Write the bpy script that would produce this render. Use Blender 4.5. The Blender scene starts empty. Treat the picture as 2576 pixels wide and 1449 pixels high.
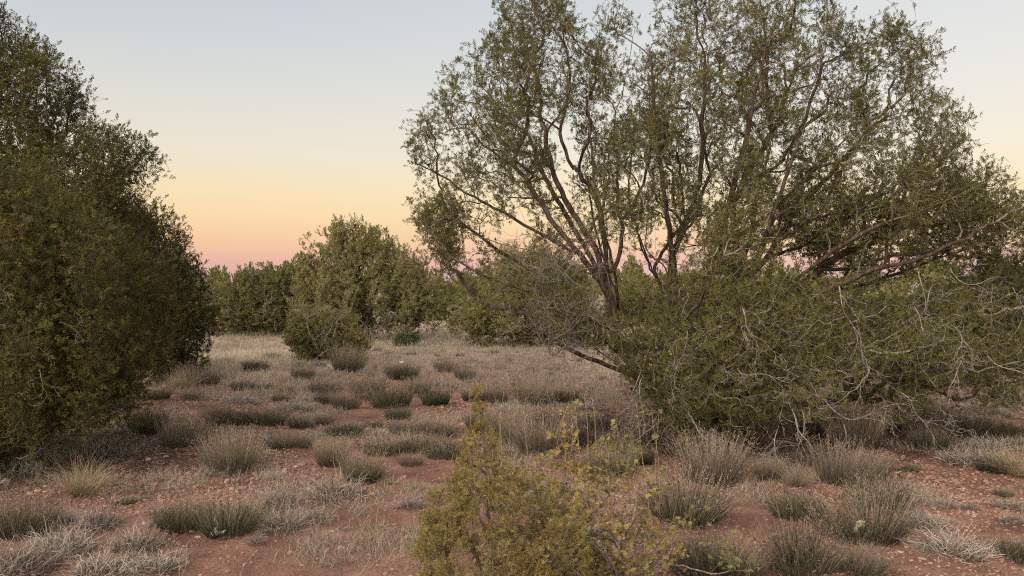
import bpy, math
import numpy as np
from mathutils import Vector
rng = np.random.default_rng(11)
R = math.radians
SC = bpy.context.scene
COL = SC.collection

# ------------------------------------------------------------------ camera, world, sun, exposure
F_PX, CX, HY, EYE = 2022.0, 1288.0, 720.0, 1.6        # measured on a 2576 px wide view of the photograph
cam_d = bpy.data.cameras.new('camera')
cam_d.sensor_width = 36.0
cam_d.lens = 36.0 * F_PX / 2576.0
cam_d.clip_start = 0.05
cam_d.clip_end = 3000
cam = bpy.data.objects.new('camera', cam_d)
COL.objects.link(cam)
cam.location = (0, 0, EYE)
cam.rotation_euler = (R(90) - math.atan(4.5 / F_PX), 0, 0)
SC.camera = cam

def s2l(r, g, b):
    f = lambda c: (c / 255) / 12.92 if c / 255 <= 0.04045 else ((c / 255 + 0.055) / 1.055) ** 2.4
    return (f(r), f(g), f(b), 1.0)

SUN_EL, SUN_AZ = 4.0, 218.0      # dusk glow: behind the camera, slightly to the left (azimuth measured from +Y, clockwise)
world = bpy.data.worlds.new('World')
SC.world = world
world.use_nodes = True
nt = world.node_tree
nt.nodes.clear()
N = nt.nodes.new
L = nt.links.new
w_out = N('ShaderNodeOutputWorld')
tc = N('ShaderNodeTexCoord')
sep = N('ShaderNodeSeparateXYZ')
L(tc.outputs['Generated'], sep.inputs[0])
def mth(op, a, b=None, clamp=False):
    n = N('ShaderNodeMath'); n.operation = op; n.use_clamp = clamp
    for i, v in enumerate((a, b)):
        if v is None: continue
        if isinstance(v, (int, float)): n.inputs[i].default_value = v
        else: L(v, n.inputs[i])
    return n.outputs[0]
# elevation in degrees / 90 (square root spreads the band near the horizon)
el = mth('MULTIPLY', mth('ARCSINE', sep.outputs['Z']), 180 / math.pi / 90)
el = mth('POWER', mth('MAXIMUM', el, 0.0), 0.5)
def ramp(stops):
    n = N('ShaderNodeValToRGB')
    cr = n.color_ramp
    while len(cr.elements) > 1: cr.elements.remove(cr.elements[-1])
    first = True
    for deg, c in stops:
        p = math.sqrt(max(deg, 0) / 90)
        if first: e = cr.elements[0]; e.position = p; first = False
        else: e = cr.elements.new(p)
        e.color = c
    L(el, n.inputs[0])
    return n.outputs[0]
left = ramp([(0, s2l(200, 174, 180)), (0.6, s2l(216, 178, 174)), (1.7, s2l(232, 180, 164)), (3.0, s2l(246, 200, 160)),
             (4.6, s2l(250, 216, 170)), (6.4, s2l(248, 224, 184)), (9.0, s2l(237, 227, 207)), (12.5, s2l(222, 222, 214)),
             (16, s2l(207, 212, 214)), (20, s2l(194, 203, 212)), (32, s2l(182, 194, 212)), (90, s2l(178, 190, 212))])
right = ramp([(0, s2l(208, 182, 190)), (0.7, s2l(226, 190, 188)), (1.7, s2l(243, 196, 182)), (3.0, s2l(252, 213, 176)),
              (4.8, s2l(254, 228, 184)), (6.6, s2l(253, 234, 196)), (9.0, s2l(247, 237, 218)), (12.5, s2l(236, 234, 226)),
              (16, s2l(228, 229, 227)), (20, s2l(219, 222, 224)), (32, s2l(190, 201, 216)), (90, s2l(178, 190, 212))])
side = mth('ADD', mth('MULTIPLY', sep.outputs['X'], 1.1), 0.5, True)
mixlr = N('ShaderNodeMix'); mixlr.data_type = 'RGBA'
L(side, mixlr.inputs[0]); L(left, mixlr.inputs[6]); L(right, mixlr.inputs[7])
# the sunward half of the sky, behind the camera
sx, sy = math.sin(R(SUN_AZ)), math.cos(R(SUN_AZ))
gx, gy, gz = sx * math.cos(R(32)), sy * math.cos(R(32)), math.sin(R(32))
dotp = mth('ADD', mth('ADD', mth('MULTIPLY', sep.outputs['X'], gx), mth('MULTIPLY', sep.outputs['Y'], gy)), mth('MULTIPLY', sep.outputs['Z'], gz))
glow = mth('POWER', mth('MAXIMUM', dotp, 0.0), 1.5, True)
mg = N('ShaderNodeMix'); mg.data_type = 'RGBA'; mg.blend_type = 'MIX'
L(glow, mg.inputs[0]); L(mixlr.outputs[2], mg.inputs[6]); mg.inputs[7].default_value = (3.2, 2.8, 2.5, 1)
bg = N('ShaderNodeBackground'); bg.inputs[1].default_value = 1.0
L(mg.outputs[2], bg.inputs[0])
sky = N('ShaderNodeTexSky'); sky.sky_type = 'NISHITA'; sky.sun_disc = False
sky.sun_elevation = R(SUN_EL); sky.sun_rotation = R(SUN_AZ); sky.air_density = 1.2; sky.dust_density = 1.5
bg2 = N('ShaderNodeBackground'); bg2.inputs[1].default_value = 0.003
L(sky.outputs[0], bg2.inputs[0])
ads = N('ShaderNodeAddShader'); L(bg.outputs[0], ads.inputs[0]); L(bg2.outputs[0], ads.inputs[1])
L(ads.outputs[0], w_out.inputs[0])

sun_d = bpy.data.lights.new('sun', 'SUN'); sun_d.energy = 1.75; sun_d.angle = R(22); sun_d.color = (1.0, 0.86, 0.72)
sun = bpy.data.objects.new('sun', sun_d); COL.objects.link(sun)
se = R(32)
sdir = Vector((math.sin(R(SUN_AZ)) * math.cos(se), math.cos(R(SUN_AZ)) * math.cos(se), math.sin(se)))
sun.rotation_euler = sdir.to_track_quat('Z', 'Y').to_euler()
SC.view_settings.view_transform = 'Standard'
SC.view_settings.look = 'None'
SC.view_settings.exposure = 0.0
SC.view_settings.gamma = 1.0
SC.view_settings.use_curve_mapping = False
SC.render.engine = 'CYCLES'
SC.render.resolution_x, SC.render.resolution_y = 1024, 576
SC.cycles.use_denoising = False
SC.cycles.filter_width = 1.1
SC.cycles.max_bounces = 5
SC.cycles.diffuse_bounces = 3

# ------------------------------------------------------------------ helpers
def px(x, y, d):
    """pixel of the 2576 px view at depth d -> world point"""
    return np.array([(x - CX) / F_PX * d, d, EYE + (HY - y) / F_PX * d])
def gdist(y): return EYE * F_PX / (y - HY)

def hash2(i, j, s):
    h = np.sin(i * 127.1 + j * 311.7 + s * 74.7) * 43758.5453
    return h - np.floor(h)
def vnoise(x, y, s=0):
    x = np.asarray(x, float); y = np.asarray(y, float)
    i = np.floor(x); j = np.floor(y); u = x - i; v = y - j
    u = u * u * (3 - 2 * u); v = v * v * (3 - 2 * v)
    return (hash2(i, j, s) * (1 - u) * (1 - v) + hash2(i + 1, j, s) * u * (1 - v)
            + hash2(i, j + 1, s) * (1 - u) * v + hash2(i + 1, j + 1, s) * u * v) * 2 - 1
MOUNDS = []
def H0(x, y):
    x = np.asarray(x, float); y = np.asarray(y, float)
    r = np.sqrt(x * x + y * y)
    fade = np.clip(1.2 - r / 40, 0.35, 1)
    return (0.07 * vnoise(x / 2.9, y / 2.9, 1) + 0.03 * vnoise(x / 1.1, y / 1.1, 2)) * fade
def H(x, y):
    x = np.asarray(x, float); y = np.asarray(y, float)
    h = H0(x, y)
    for (mx, my, mr, mh) in MOUNDS:
        d2 = ((x - mx) ** 2 + (y - my) ** 2) / (mr * mr)
        h = h + mh * np.exp(-d2)
    return h
def ground(x, y):
    """world point on the ground seen at pixel (x, y)"""
    d = gdist(y)
    X = (x - CX) / F_PX * d
    return np.array([X, d, float(H(X, d))])

def mesh_np(name, V, Fs, mats, attrs=None, smooth=False, midx=None):
    V = np.ascontiguousarray(V, dtype=np.float32)
    if not isinstance(Fs, list): Fs = [Fs]
    Fs = [np.asarray(f, dtype=np.int32) for f in Fs if len(f)]
    loops = np.concatenate([f.ravel() for f in Fs])
    counts = np.concatenate([np.full(len(f), f.shape[1], dtype=np.int32) for f in Fs])
    starts = np.concatenate([[0], np.cumsum(counts)[:-1]]).astype(np.int32)
    me = bpy.data.meshes.new(name)
    me.vertices.add(len(V)); me.vertices.foreach_set('co', V.ravel())
    me.loops.add(len(loops)); me.loops.foreach_set('vertex_index', loops)
    me.polygons.add(len(counts)); me.polygons.foreach_set('loop_start', starts)
    me.polygons.foreach_set('loop_total', counts)
    me.polygons.foreach_set('use_smooth', np.full(len(counts), smooth, dtype=bool))
    for m in (mats if isinstance(mats, (list, tuple)) else [mats]): me.materials.append(m)
    if midx is not None: me.polygons.foreach_set('material_index', np.asarray(midx, dtype=np.int32))
    for k, a in (attrs or {}).items():
        at = me.attributes.new(k, 'FLOAT', 'POINT')
        at.data.foreach_set('value', np.asarray(a, dtype=np.float32))
    me.update(calc_edges=True)
    return me
def link(name, me, parent=None, loc=None):
    o = bpy.data.objects.new(name, me); COL.objects.link(o)
    if parent is not None: o.parent = parent
    if loc is not None: o.location = loc
    return o
def tag(o, label=None, cat=None, group=None, kind=None):
    if label: o['label'] = label
    if cat: o['category'] = cat
    if group: o['group'] = group
    if kind: o['kind'] = kind
    return o
def empty(name, loc):
    o = bpy.data.objects.new(name, None); COL.objects.link(o); o.location = loc
    o.empty_display_size = 0.2
    return o
class Acc:
    """collects vertices, faces and attributes"""
    def __init__(s): s.V = []; s.F = {}; s.n = 0; s.t = []; s.h = []
    def add(s, V, F, t=0.5, h=0.5):
        V = np.asarray(V, float); F = np.asarray(F)
        s.V.append(V); s.F.setdefault(F.shape[1], []).append(F + s.n)
        s.t.append(np.broadcast_to(np.asarray(t, float), (len(V),))); s.h.append(np.broadcast_to(np.asarray(h, float), (len(V),)))
        s.n += len(V)
    def mesh(s, name, mat, smooth=False):
        return mesh_np(name, np.concatenate(s.V), [np.concatenate(f) for f in s.F.values()], mat,
                       {'tint': np.concatenate(s.t), 'h': np.concatenate(s.h)}, smooth)
def norm(v): return v / (np.linalg.norm(v, axis=-1, keepdims=True) + 1e-9)
def frames(d, refs=None):
    d = norm(d)
    ref = np.tile(np.array([0.31, 0.93, 0.19]), (len(d), 1)) if refs is None else refs
    par = np.abs((d * norm(ref)).sum(1)) > 0.93
    ref = np.where(par[:, None], np.array([0.9, -0.2, 0.3]), ref)
    u = norm(np.cross(d, ref)); w = np.cross(d, u)
    return d, u, w

# ------------------------------------------------------------------ materials
def new_mat(name):
    m = bpy.data.materials.new(name); m.use_nodes = True
    t = m.node_tree; t.nodes.clear()
    return m, t
def nmix(t, fac, a, b, bt='MIX'):
    n = t.nodes.new('ShaderNodeMix'); n.data_type = 'RGBA'; n.blend_type = bt
    for i, v in ((0, fac), (6, a), (7, b)):
        if isinstance(v, (int, float)): n.inputs[i].default_value = v
        elif isinstance(v, tuple): n.inputs[i].default_value = v if len(v) == 4 else v + (1,)
        else: t.links.new(v, n.inputs[i])
    return n.outputs[2]
def nramp(t, fac, stops, interp='LINEAR'):
    n = t.nodes.new('ShaderNodeValToRGB'); cr = n.color_ramp; cr.interpolation = interp
    while len(cr.elements) > 1: cr.elements.remove(cr.elements[-1])
    for i, (p, c) in enumerate(stops):
        e = cr.elements[0] if i == 0 else cr.elements.new(p)
        e.position = p; e.color = c if len(c) == 4 else tuple(c) + (1,)
    t.links.new(fac, n.inputs[0])
    return n.outputs[0]
def nnoise(t, scale, detail=3, vec=None, rough=0.55):
    n = t.nodes.new('ShaderNodeTexNoise'); n.inputs['Scale'].default_value = scale
    n.inputs['Detail'].default_value = detail; n.inputs['Roughness'].default_value = rough
    if vec is not None: t.links.new(vec, n.inputs['Vector'])
    return n.outputs['Fac']
def npos(t):
    return t.nodes.new('ShaderNodeNewGeometry').outputs['Position']
def nattr(t, a):
    n = t.nodes.new('ShaderNodeAttribute'); n.attribute_name = a
    return n.outputs['Fac']
def surf(t, color, rough=0.85, trans=0.0, bump=None, spec=0.2):
    p = t.nodes.new('ShaderNodeBsdfPrincipled')
    t.links.new(color, p.inputs['Base Color'])
    p.inputs['Roughness'].default_value = rough
    p.inputs['Specular IOR Level'].default_value = spec
    if bump is not None: t.links.new(bump, p.inputs['Normal'])
    out = t.nodes.new('ShaderNodeOutputMaterial')
    if trans > 0:
        tr = t.nodes.new('ShaderNodeBsdfTranslucent'); t.links.new(color, tr.inputs[0])
        mx = t.nodes.new('ShaderNodeMixShader'); mx.inputs[0].default_value = trans
        t.links.new(p.outputs[0], mx.inputs[1]); t.links.new(tr.outputs[0], mx.inputs[2])
        t.links.new(mx.outputs[0], out.inputs[0])
    else: t.links.new(p.outputs[0], out.inputs[0])
def nbump(t, h, strength=0.5, dist=0.02):
    n = t.nodes.new('ShaderNodeBump'); n.inputs['Strength'].default_value = strength
    n.inputs['Distance'].default_value = dist
    t.links.new(h, n.inputs['Height'])
    return n.outputs[0]
def foliage_mat(name, dark, mid, light, accent, trans=0.18, acc_amt=0.75):
    m, t = new_mat(name)
    c = nramp(t, nattr(t, 'tint'), [(0, dark), (0.5, mid), (1, light)])
    big = nnoise(t, 2.3, 2, npos(t))
    c = nmix(t, nramp(t, big, [(0.42, (0, 0, 0)), (0.68, (acc_amt,) * 3)]), c, accent)
    surf(t, c, 0.75, trans, spec=0.15)
    return m
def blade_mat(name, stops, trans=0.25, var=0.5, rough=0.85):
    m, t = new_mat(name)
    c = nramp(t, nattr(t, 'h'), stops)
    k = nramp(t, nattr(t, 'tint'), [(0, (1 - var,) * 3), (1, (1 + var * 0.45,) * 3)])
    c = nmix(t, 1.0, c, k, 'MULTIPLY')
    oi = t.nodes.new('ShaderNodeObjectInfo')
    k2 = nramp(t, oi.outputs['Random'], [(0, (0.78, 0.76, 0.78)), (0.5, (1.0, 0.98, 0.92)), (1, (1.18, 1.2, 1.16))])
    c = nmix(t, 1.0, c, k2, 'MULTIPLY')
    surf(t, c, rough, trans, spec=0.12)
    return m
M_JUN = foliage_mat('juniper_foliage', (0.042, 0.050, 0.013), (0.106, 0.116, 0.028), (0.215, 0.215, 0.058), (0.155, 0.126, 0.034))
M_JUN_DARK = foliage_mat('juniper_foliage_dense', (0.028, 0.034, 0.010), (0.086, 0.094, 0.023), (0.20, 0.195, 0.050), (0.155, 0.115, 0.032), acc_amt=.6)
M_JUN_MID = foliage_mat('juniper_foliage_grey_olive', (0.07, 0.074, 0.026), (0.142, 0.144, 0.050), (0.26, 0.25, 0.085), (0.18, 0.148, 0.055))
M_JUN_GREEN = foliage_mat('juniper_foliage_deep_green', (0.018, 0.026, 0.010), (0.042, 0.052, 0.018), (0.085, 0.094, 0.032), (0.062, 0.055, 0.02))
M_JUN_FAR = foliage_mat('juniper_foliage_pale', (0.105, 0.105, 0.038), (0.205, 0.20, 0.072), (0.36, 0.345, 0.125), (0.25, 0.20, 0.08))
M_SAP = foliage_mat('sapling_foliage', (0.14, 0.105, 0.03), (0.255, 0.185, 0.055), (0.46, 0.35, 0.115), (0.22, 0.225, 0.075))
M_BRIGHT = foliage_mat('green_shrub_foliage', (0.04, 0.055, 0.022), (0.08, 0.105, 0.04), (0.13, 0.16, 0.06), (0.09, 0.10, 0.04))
M_BARB = foliage_mat('spiny_leaf', (0.10, 0.105, 0.04), (0.20, 0.20, 0.075), (0.36, 0.32, 0.13), (0.38, 0.26, 0.085), 0.3)

def bark_mat(name, a, b, c3, scale=26):
    m, t = new_mat(name)
    mp = t.nodes.new('ShaderNodeMapping'); mp.inputs['Scale'].default_value = (1, 1, 0.18)
    t.links.new(npos(t), mp.inputs[0])
    f = nnoise(t, scale, 5, mp.outputs[0], 0.65)
    c = nramp(t, f, [(0.32, a), (0.5, b), (0.68, c3)])
    surf(t, c, 0.92, 0, nbump(t, f, 0.9, 0.02), 0.1)
    return m
M_BARK = bark_mat('juniper_bark', (0.035, 0.022, 0.017), (0.082, 0.056, 0.044), (0.17, 0.13, 0.108))
M_BARK_RED = bark_mat('red_brown_bark', (0.05, 0.022, 0.014), (0.15, 0.065, 0.04), (0.26, 0.15, 0.10))
M_TWIG = bark_mat('weathered_twig', (0.09, 0.07, 0.055), (0.20, 0.165, 0.14), (0.33, 0.285, 0.25), 60)
M_DEAD = bark_mat('bleached_wood', (0.12, 0.095, 0.082), (0.24, 0.205, 0.178), (0.38, 0.335, 0.30), 50)
M_BLEACH = bark_mat('white_wood', (0.42, 0.42, 0.40), (0.62, 0.63, 0.61), (0.78, 0.79, 0.77), 70)

# ground: red sandy soil with dusting of litter
M_SOIL, t = new_mat('red_soil')
P = npos(t)
n1 = nnoise(t, 0.55, 4, P); n2 = nnoise(t, 9, 5, P, 0.7); n3 = nnoise(t, 70, 4, P, 0.7); n4 = nnoise(t, 2.2, 5, P, 0.65)
c = nramp(t, n4, [(0.32, (0.12, 0.066, 0.048)), (0.5, (0.225, 0.122, 0.087)), (0.68, (0.33, 0.195, 0.14))])
c = nmix(t, nramp(t, n2, [(0.5, (0, 0, 0)), (0.72, (0.55,) * 3)]), c, (0.15, 0.085, 0.06))
c = nmix(t, nramp(t, n3, [(0.58, (0, 0, 0)), (0.7, (0.55,) * 3)]), c, (0.47, 0.33, 0.25))
sepg = t.nodes.new('ShaderNodeSeparateXYZ'); t.links.new(P, sepg.inputs[0])
mr = t.nodes.new('ShaderNodeMapRange'); mr.inputs[1].default_value = 13; mr.inputs[2].default_value = 22; mr.inputs[4].default_value = 0.9
t.links.new(sepg.outputs['Y'], mr.inputs[0])
c = nmix(t, mr.outputs[0], c, (0.34, 0.27, 0.205))          # dry grass litter covers the far meadow soil
ad = t.nodes.new('ShaderNodeMath'); ad.operation = 'ADD'; t.links.new(n2, ad.inputs[0]); t.links.new(n3, ad.inputs[1])
surf(t, c, 0.95, 0, nbump(t, ad.outputs[0], 0.85, 0.03), 0.1)

M_STONE, t = new_mat('gravel_stone')
c = nramp(t, nattr(t, 'tint'), [(0, (0.12, 0.062, 0.045)), (0.45, (0.27, 0.145, 0.10)), (0.8, (0.36, 0.22, 0.16)), (1, (0.46, 0.33, 0.26))])
c = nmix(t, 0.3, c, nramp(t, nnoise(t, 90, 3, npos(t)), [(0.35, (0.12, 0.07, 0.05)), (0.65, (0.45, 0.32, 0.25))]))
surf(t, c, 0.9, 0, None, 0.15)
M_ROCK, t = new_mat('pink_rock')
f = nnoise(t, 22, 5, npos(t), 0.7)
surf(t, nramp(t, f, [(0.3, (0.22, 0.14, 0.10)), (0.5, (0.40, 0.27, 0.20)), (0.7, (0.52, 0.40, 0.32))]), 0.9, 0, nbump(t, f, 0.7, 0.01), 0.1)
M_PAD, t = new_mat('bleached_pad')
f = nnoise(t, 60, 4, npos(t), 0.7)
surf(t, nramp(t, f, [(0.35, (0.22, 0.22, 0.13)), (0.5, (0.40, 0.40, 0.27)), (0.7, (0.52, 0.51, 0.38))]), 0.9, 0, nbump(t, f, 0.5, 0.006), 0.1)

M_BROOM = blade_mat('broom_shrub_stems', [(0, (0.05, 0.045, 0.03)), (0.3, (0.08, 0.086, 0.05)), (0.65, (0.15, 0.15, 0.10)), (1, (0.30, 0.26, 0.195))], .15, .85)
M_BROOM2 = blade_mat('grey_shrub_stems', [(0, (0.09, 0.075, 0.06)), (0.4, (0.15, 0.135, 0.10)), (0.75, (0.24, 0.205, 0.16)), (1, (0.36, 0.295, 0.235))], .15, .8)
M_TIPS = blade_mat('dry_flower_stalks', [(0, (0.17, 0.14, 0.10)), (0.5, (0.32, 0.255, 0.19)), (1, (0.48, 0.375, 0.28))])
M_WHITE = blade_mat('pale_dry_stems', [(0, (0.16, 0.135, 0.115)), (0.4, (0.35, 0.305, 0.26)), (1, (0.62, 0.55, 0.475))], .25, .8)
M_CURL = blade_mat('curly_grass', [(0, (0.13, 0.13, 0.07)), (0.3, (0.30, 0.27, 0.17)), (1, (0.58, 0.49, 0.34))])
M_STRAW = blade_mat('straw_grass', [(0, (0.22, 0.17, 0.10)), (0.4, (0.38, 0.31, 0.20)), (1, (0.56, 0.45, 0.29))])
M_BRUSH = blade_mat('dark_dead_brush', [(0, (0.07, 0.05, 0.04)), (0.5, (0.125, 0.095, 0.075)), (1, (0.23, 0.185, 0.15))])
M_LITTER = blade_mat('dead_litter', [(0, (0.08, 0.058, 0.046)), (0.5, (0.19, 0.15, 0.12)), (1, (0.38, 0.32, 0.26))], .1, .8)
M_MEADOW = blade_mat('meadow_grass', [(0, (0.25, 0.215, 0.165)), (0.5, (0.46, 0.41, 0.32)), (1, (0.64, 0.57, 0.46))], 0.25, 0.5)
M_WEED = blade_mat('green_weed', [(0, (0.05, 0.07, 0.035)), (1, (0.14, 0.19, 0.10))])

# ------------------------------------------------------------------ tree growing
def tube_mesh(acc, P, par, rad, sel, sides, tint=0.5):
    """prisms along tree edges; a node's main child continues its ring"""
    idx = np.where(sel & (par >= 0))[0]
    if len(idx) == 0: return
    pr = par[idx]
    n = len(P)
    d = np.zeros((n, 3)); ok = par >= 0
    d[ok] = P[ok] - P[par[ok]]; d[~ok] = (0, 0, 1)
    best = np.full(n, -1); order = np.argsort(rad)
    for i in order:
        if par[i] >= 0: best[par[i]] = i
    main = best[pr] == idx
    dd = d[idx]; db = np.where(main[:, None], norm(d[pr]) + norm(dd), dd)
    r1 = rad[idx]; r0 = np.where(main, rad[pr], np.minimum(r1 * 1.15, rad[pr]))
    hasnext = best[idx] >= 0
    nxt = np.where(hasnext, best[idx], idx)
    dtp = np.where(hasnext[:, None], norm(dd) + norm(d[nxt]), dd)
    a = np.arange(sides) * 2 * math.pi / sides
    ca, sa = np.cos(a), np.sin(a)
    _, u0, w0 = frames(db); _, u1, w1 = frames(dtp)
    flip = ((u0 * u1).sum(1) < 0)
    u1 = np.where(flip[:, None], -u1, u1); w1 = np.where(flip[:, None], -w1, w1)
    ring0 = P[pr][:, None] + (u0[:, None] * ca[None, :, None] + w0[:, None] * sa[None, :, None]) * r0[:, None, None]
    ring1 = P[idx][:, None] + (u1[:, None] * ca[None, :, None] + w1[:, None] * sa[None, :, None]) * r1[:, None, None]
    V = np.concatenate([ring0, ring1], 1).reshape(-1, 3)
    m = len(idx); base = (np.arange(m) * 2 * sides)[:, None]
    k = np.arange(sides); k2 = (k + 1) % sides
    Fq = np.stack([base + k, base + k2, base + sides + k2, base + sides + k], 2).reshape(-1, 4)
    acc.add(V, Fq, tint)

class Tree:
    def __init__(s): s.P = []; s.par = []; s.cost = []; s.dir = []
    def node(s, p, parent):
        p = np.asarray(p, float)
        if parent >= 0:
            dv = p - s.P[parent]; l = np.linalg.norm(dv)
            s.cost.append(s.cost[parent] + l); s.dir.append(dv / (l + 1e-9))
        else: s.cost.append(0.0); s.dir.append(np.array([0, 0, 1.0]))
        s.P.append(p); s.par.append(parent)
        return len(s.P) - 1
    def polyline(s, pts, step=0.09, wob=0.02, attach=True):
        pts = np.array(pts, float)
        q = np.vstack([2 * pts[0] - pts[1], pts, 2 * pts[-1] - pts[-2]])
        out = []
        for i in range(1, len(q) - 2):
            n = max(2, int(np.linalg.norm(q[i + 1] - q[i]) / step))
            for k in range(n):
                u = k / n
                out.append(0.5 * ((2 * q[i]) + (q[i + 1] - q[i - 1]) * u + (2 * q[i - 1] - 5 * q[i] + 4 * q[i + 1] - q[i + 2]) * u * u
                                  + (-q[i - 1] + 3 * q[i] - 3 * q[i + 1] + q[i + 2]) * u ** 3))
        out.append(pts[-1])
        if s.P and attach:
            A = np.array(s.P); cur = int(np.argmin(((A - out[0]) ** 2).sum(1)))
        else: cur = s.node(out[0], -1)
        w = np.zeros(3)
        for p in out[1:]:
            w = w * 0.75 + rng.normal(0, wob, 3)
            cur = s.node(p + w, cur)
        return cur
    def connect(s, start, target, step=0.08, curl=0.28, wob=0.016, up=0.0):
        a = s.P[start]; dist = np.linalg.norm(target - a)
        ctrl = a + s.dir[start] * dist * curl + np.array([0, 0, -up * dist])
        n = max(1, int(round(dist / step))); cur = start; ids = []
        for k in range(1, n + 1):
            u = k / n
            p = a * (1 - u) ** 2 + ctrl * 2 * u * (1 - u) + target * u * u
            if k < n: p = p + rng.normal(0, wob, 3)
            cur = s.node(p, cur); ids.append(cur)
        return ids
    def grow(s, centres, tips, alpha=0.5, tip_step=0.05, back=4):
        """centres (K,3); tips: list of K arrays; returns tip node ids"""
        C = np.array(centres); K = len(C)
        best = np.full(K, 1e9); bi = np.zeros(K, int); done = np.zeros(K, bool)
        def upd(lo):
            A = np.array(s.P[lo:]); c = np.array(s.cost[lo:])
            for b in range(0, len(A), 400):
                D = np.sqrt(((C[:, None] - A[None, b:b + 400]) ** 2).sum(2)) + alpha * c[None, b:b + 400]
                j = D.argmin(1); v = D[np.arange(K), j]; m = v < best
                best[m] = v[m]; bi[m] = j[m] + lo + b
        upd(0)
        tipids = []; orderK = []; local = {}
        for _ in range(K):
            k = int(np.argmin(np.where(done, 1e9, best))); done[k] = True
            lo = len(s.P)
            ids = s.connect(int(bi[k]), C[k]); local[k] = ids[-back:]
            upd(lo)
        for k in range(K):
            T = np.asarray(tips[k])
            T = T[np.argsort(((T - C[k]) ** 2).sum(1))]
            loc = list(local[k]); LP = [s.P[i] for i in loc]
            for tp in T:
                D = ((np.array(LP) - tp) ** 2).sum(1); j = int(np.argmin(D))
                ids = s.connect(loc[j], tp, tip_step, 0.35, 0.006)
                loc += ids; LP += [s.P[i] for i in ids]
                tipids.append(ids[-1])
        return tipids
    def radii(s, r0, power=2.35, rmax=9):
        n = len(s.P); cnt = np.zeros(n); par = np.array(s.par)
        haschild = np.zeros(n, bool); haschild[par[par >= 0]] = True
        cnt[~haschild] = 1
        pl = par.tolist()
        c = cnt.tolist()
        for i in range(n - 1, -1, -1):
            if pl[i] >= 0: c[pl[i]] += c[i]
        return np.minimum(r0 * np.array(c) ** (1 / power), rmax), par

def spray_protos(n, nb, spread=0.75, fat=0.05, ln=(0.28, 0.5)):
    out = []
    for k in range(n):
        V = []; F = []
        for b in range(nb):
            u = b / (nb - 1)
            az = rng.uniform(0, 2 * math.pi); base = np.array([rng.normal(0, 0.04), rng.normal(0, 0.04), u * 0.55])
            tilt = spread * (1 - 0.75 * u) + rng.normal(0, 0.16)
            d = np.array([math.sin(tilt) * math.cos(az), math.sin(tilt) * math.sin(az), math.cos(tilt)])
            l = rng.uniform(*ln) * (1 - 0.25 * u)
            _, uu, ww = frames(d[None]); uu = uu[0]; ww = ww[0]; f = fat * rng.uniform(0.8, 1.3)
            o = len(V)
            m = base + d * l * 0.12
            for a in (0, 2.094, 4.189): V.append(m + (uu * math.cos(a) + ww * math.sin(a)) * f)
            V.append(base + d * l + np.array([0, 0, 0.03]))
            F += [(o, o + 1, o + 3), (o + 1, o + 2, o + 3), (o + 2, o, o + 3)]
        out.append((np.array(V), np.array(F)))
    return out
def finger_protos(n, nf, spread, fat, ln):
    """juniper tuft: blunt scale-covered fingers leaving a short axis, each with a side nub"""
    out = []
    for k in range(n):
        V = []; F = []
        def finger(base, d, l, f, full=True):
            _, uu, ww = frames(d[None]); uu = uu[0]; ww = ww[0]; o = len(V)
            m = base + d * l * (0.6 if full else 0.25)
            for a in (0, 2.094, 4.189): V.append(m + (uu * math.cos(a) + ww * math.sin(a)) * f)
            V.append(base + d * l + np.array([0, 0, 0.04]))
            F.extend([(o, o + 1, o + 3), (o + 1, o + 2, o + 3), (o + 2, o, o + 3)])
            if full:
                V.append(base); F.extend([(o + 1, o, o + 4), (o + 2, o + 1, o + 4), (o, o + 2, o + 4)])
        az0 = rng.uniform(0, 6.28)
        for b in range(nf):
            u = b / (nf - 1); az = az0 + b * 2.4 + rng.normal(0, .3); base = np.array([0, 0, u * 0.55])
            tilt = spread * (1 - 0.8 * u) + rng.normal(0, 0.12)
            d = np.array([math.sin(tilt) * math.cos(az), math.sin(tilt) * math.sin(az), math.cos(tilt)])
            l = rng.uniform(*ln) * (1.05 - 0.2 * u); f = fat * rng.uniform(0.85, 1.2)
            finger(base, d, l, f)
            dn = norm(d + rng.normal(0, .65, 3)); finger(base + d * l * rng.uniform(.35, .6), dn, l * .5, f * .8, False)
        out.append((np.array(V), np.array(F)))
    return out
SPRAY = finger_protos(8, 9, 1.15, 0.047, (0.30, 0.48))
SPRAY_FAT = finger_protos(6, 8, 1.0, 0.062, (0.30, 0.50))
def place_sprays(acc, pos, dirs, scale, tint, protos):
    n = len(pos); which = rng.integers(0, len(protos), n)
    d, u, w = frames(dirs, rng.normal(0, 1, (n, 3)))
    for k, (V, F) in enumerate(protos):
        s = np.where(which == k)[0]
        if len(s) == 0: continue
        M = np.stack([u[s], w[s], d[s]], 1) * scale[s][:, None, None]
        W = np.einsum('vi,nij->nvj', V, M) + pos[s][:, None]
        FF = (F[None] + (np.arange(len(s)) * len(V))[:, None, None]).reshape(-1, 3)
        tt = np.repeat(tint[s], len(V)) + np.tile(rng.normal(0, 0.12, len(V)), len(s))
        acc.add(W.reshape(-1, 3), FF, np.clip(tt, 0, 1))

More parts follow.
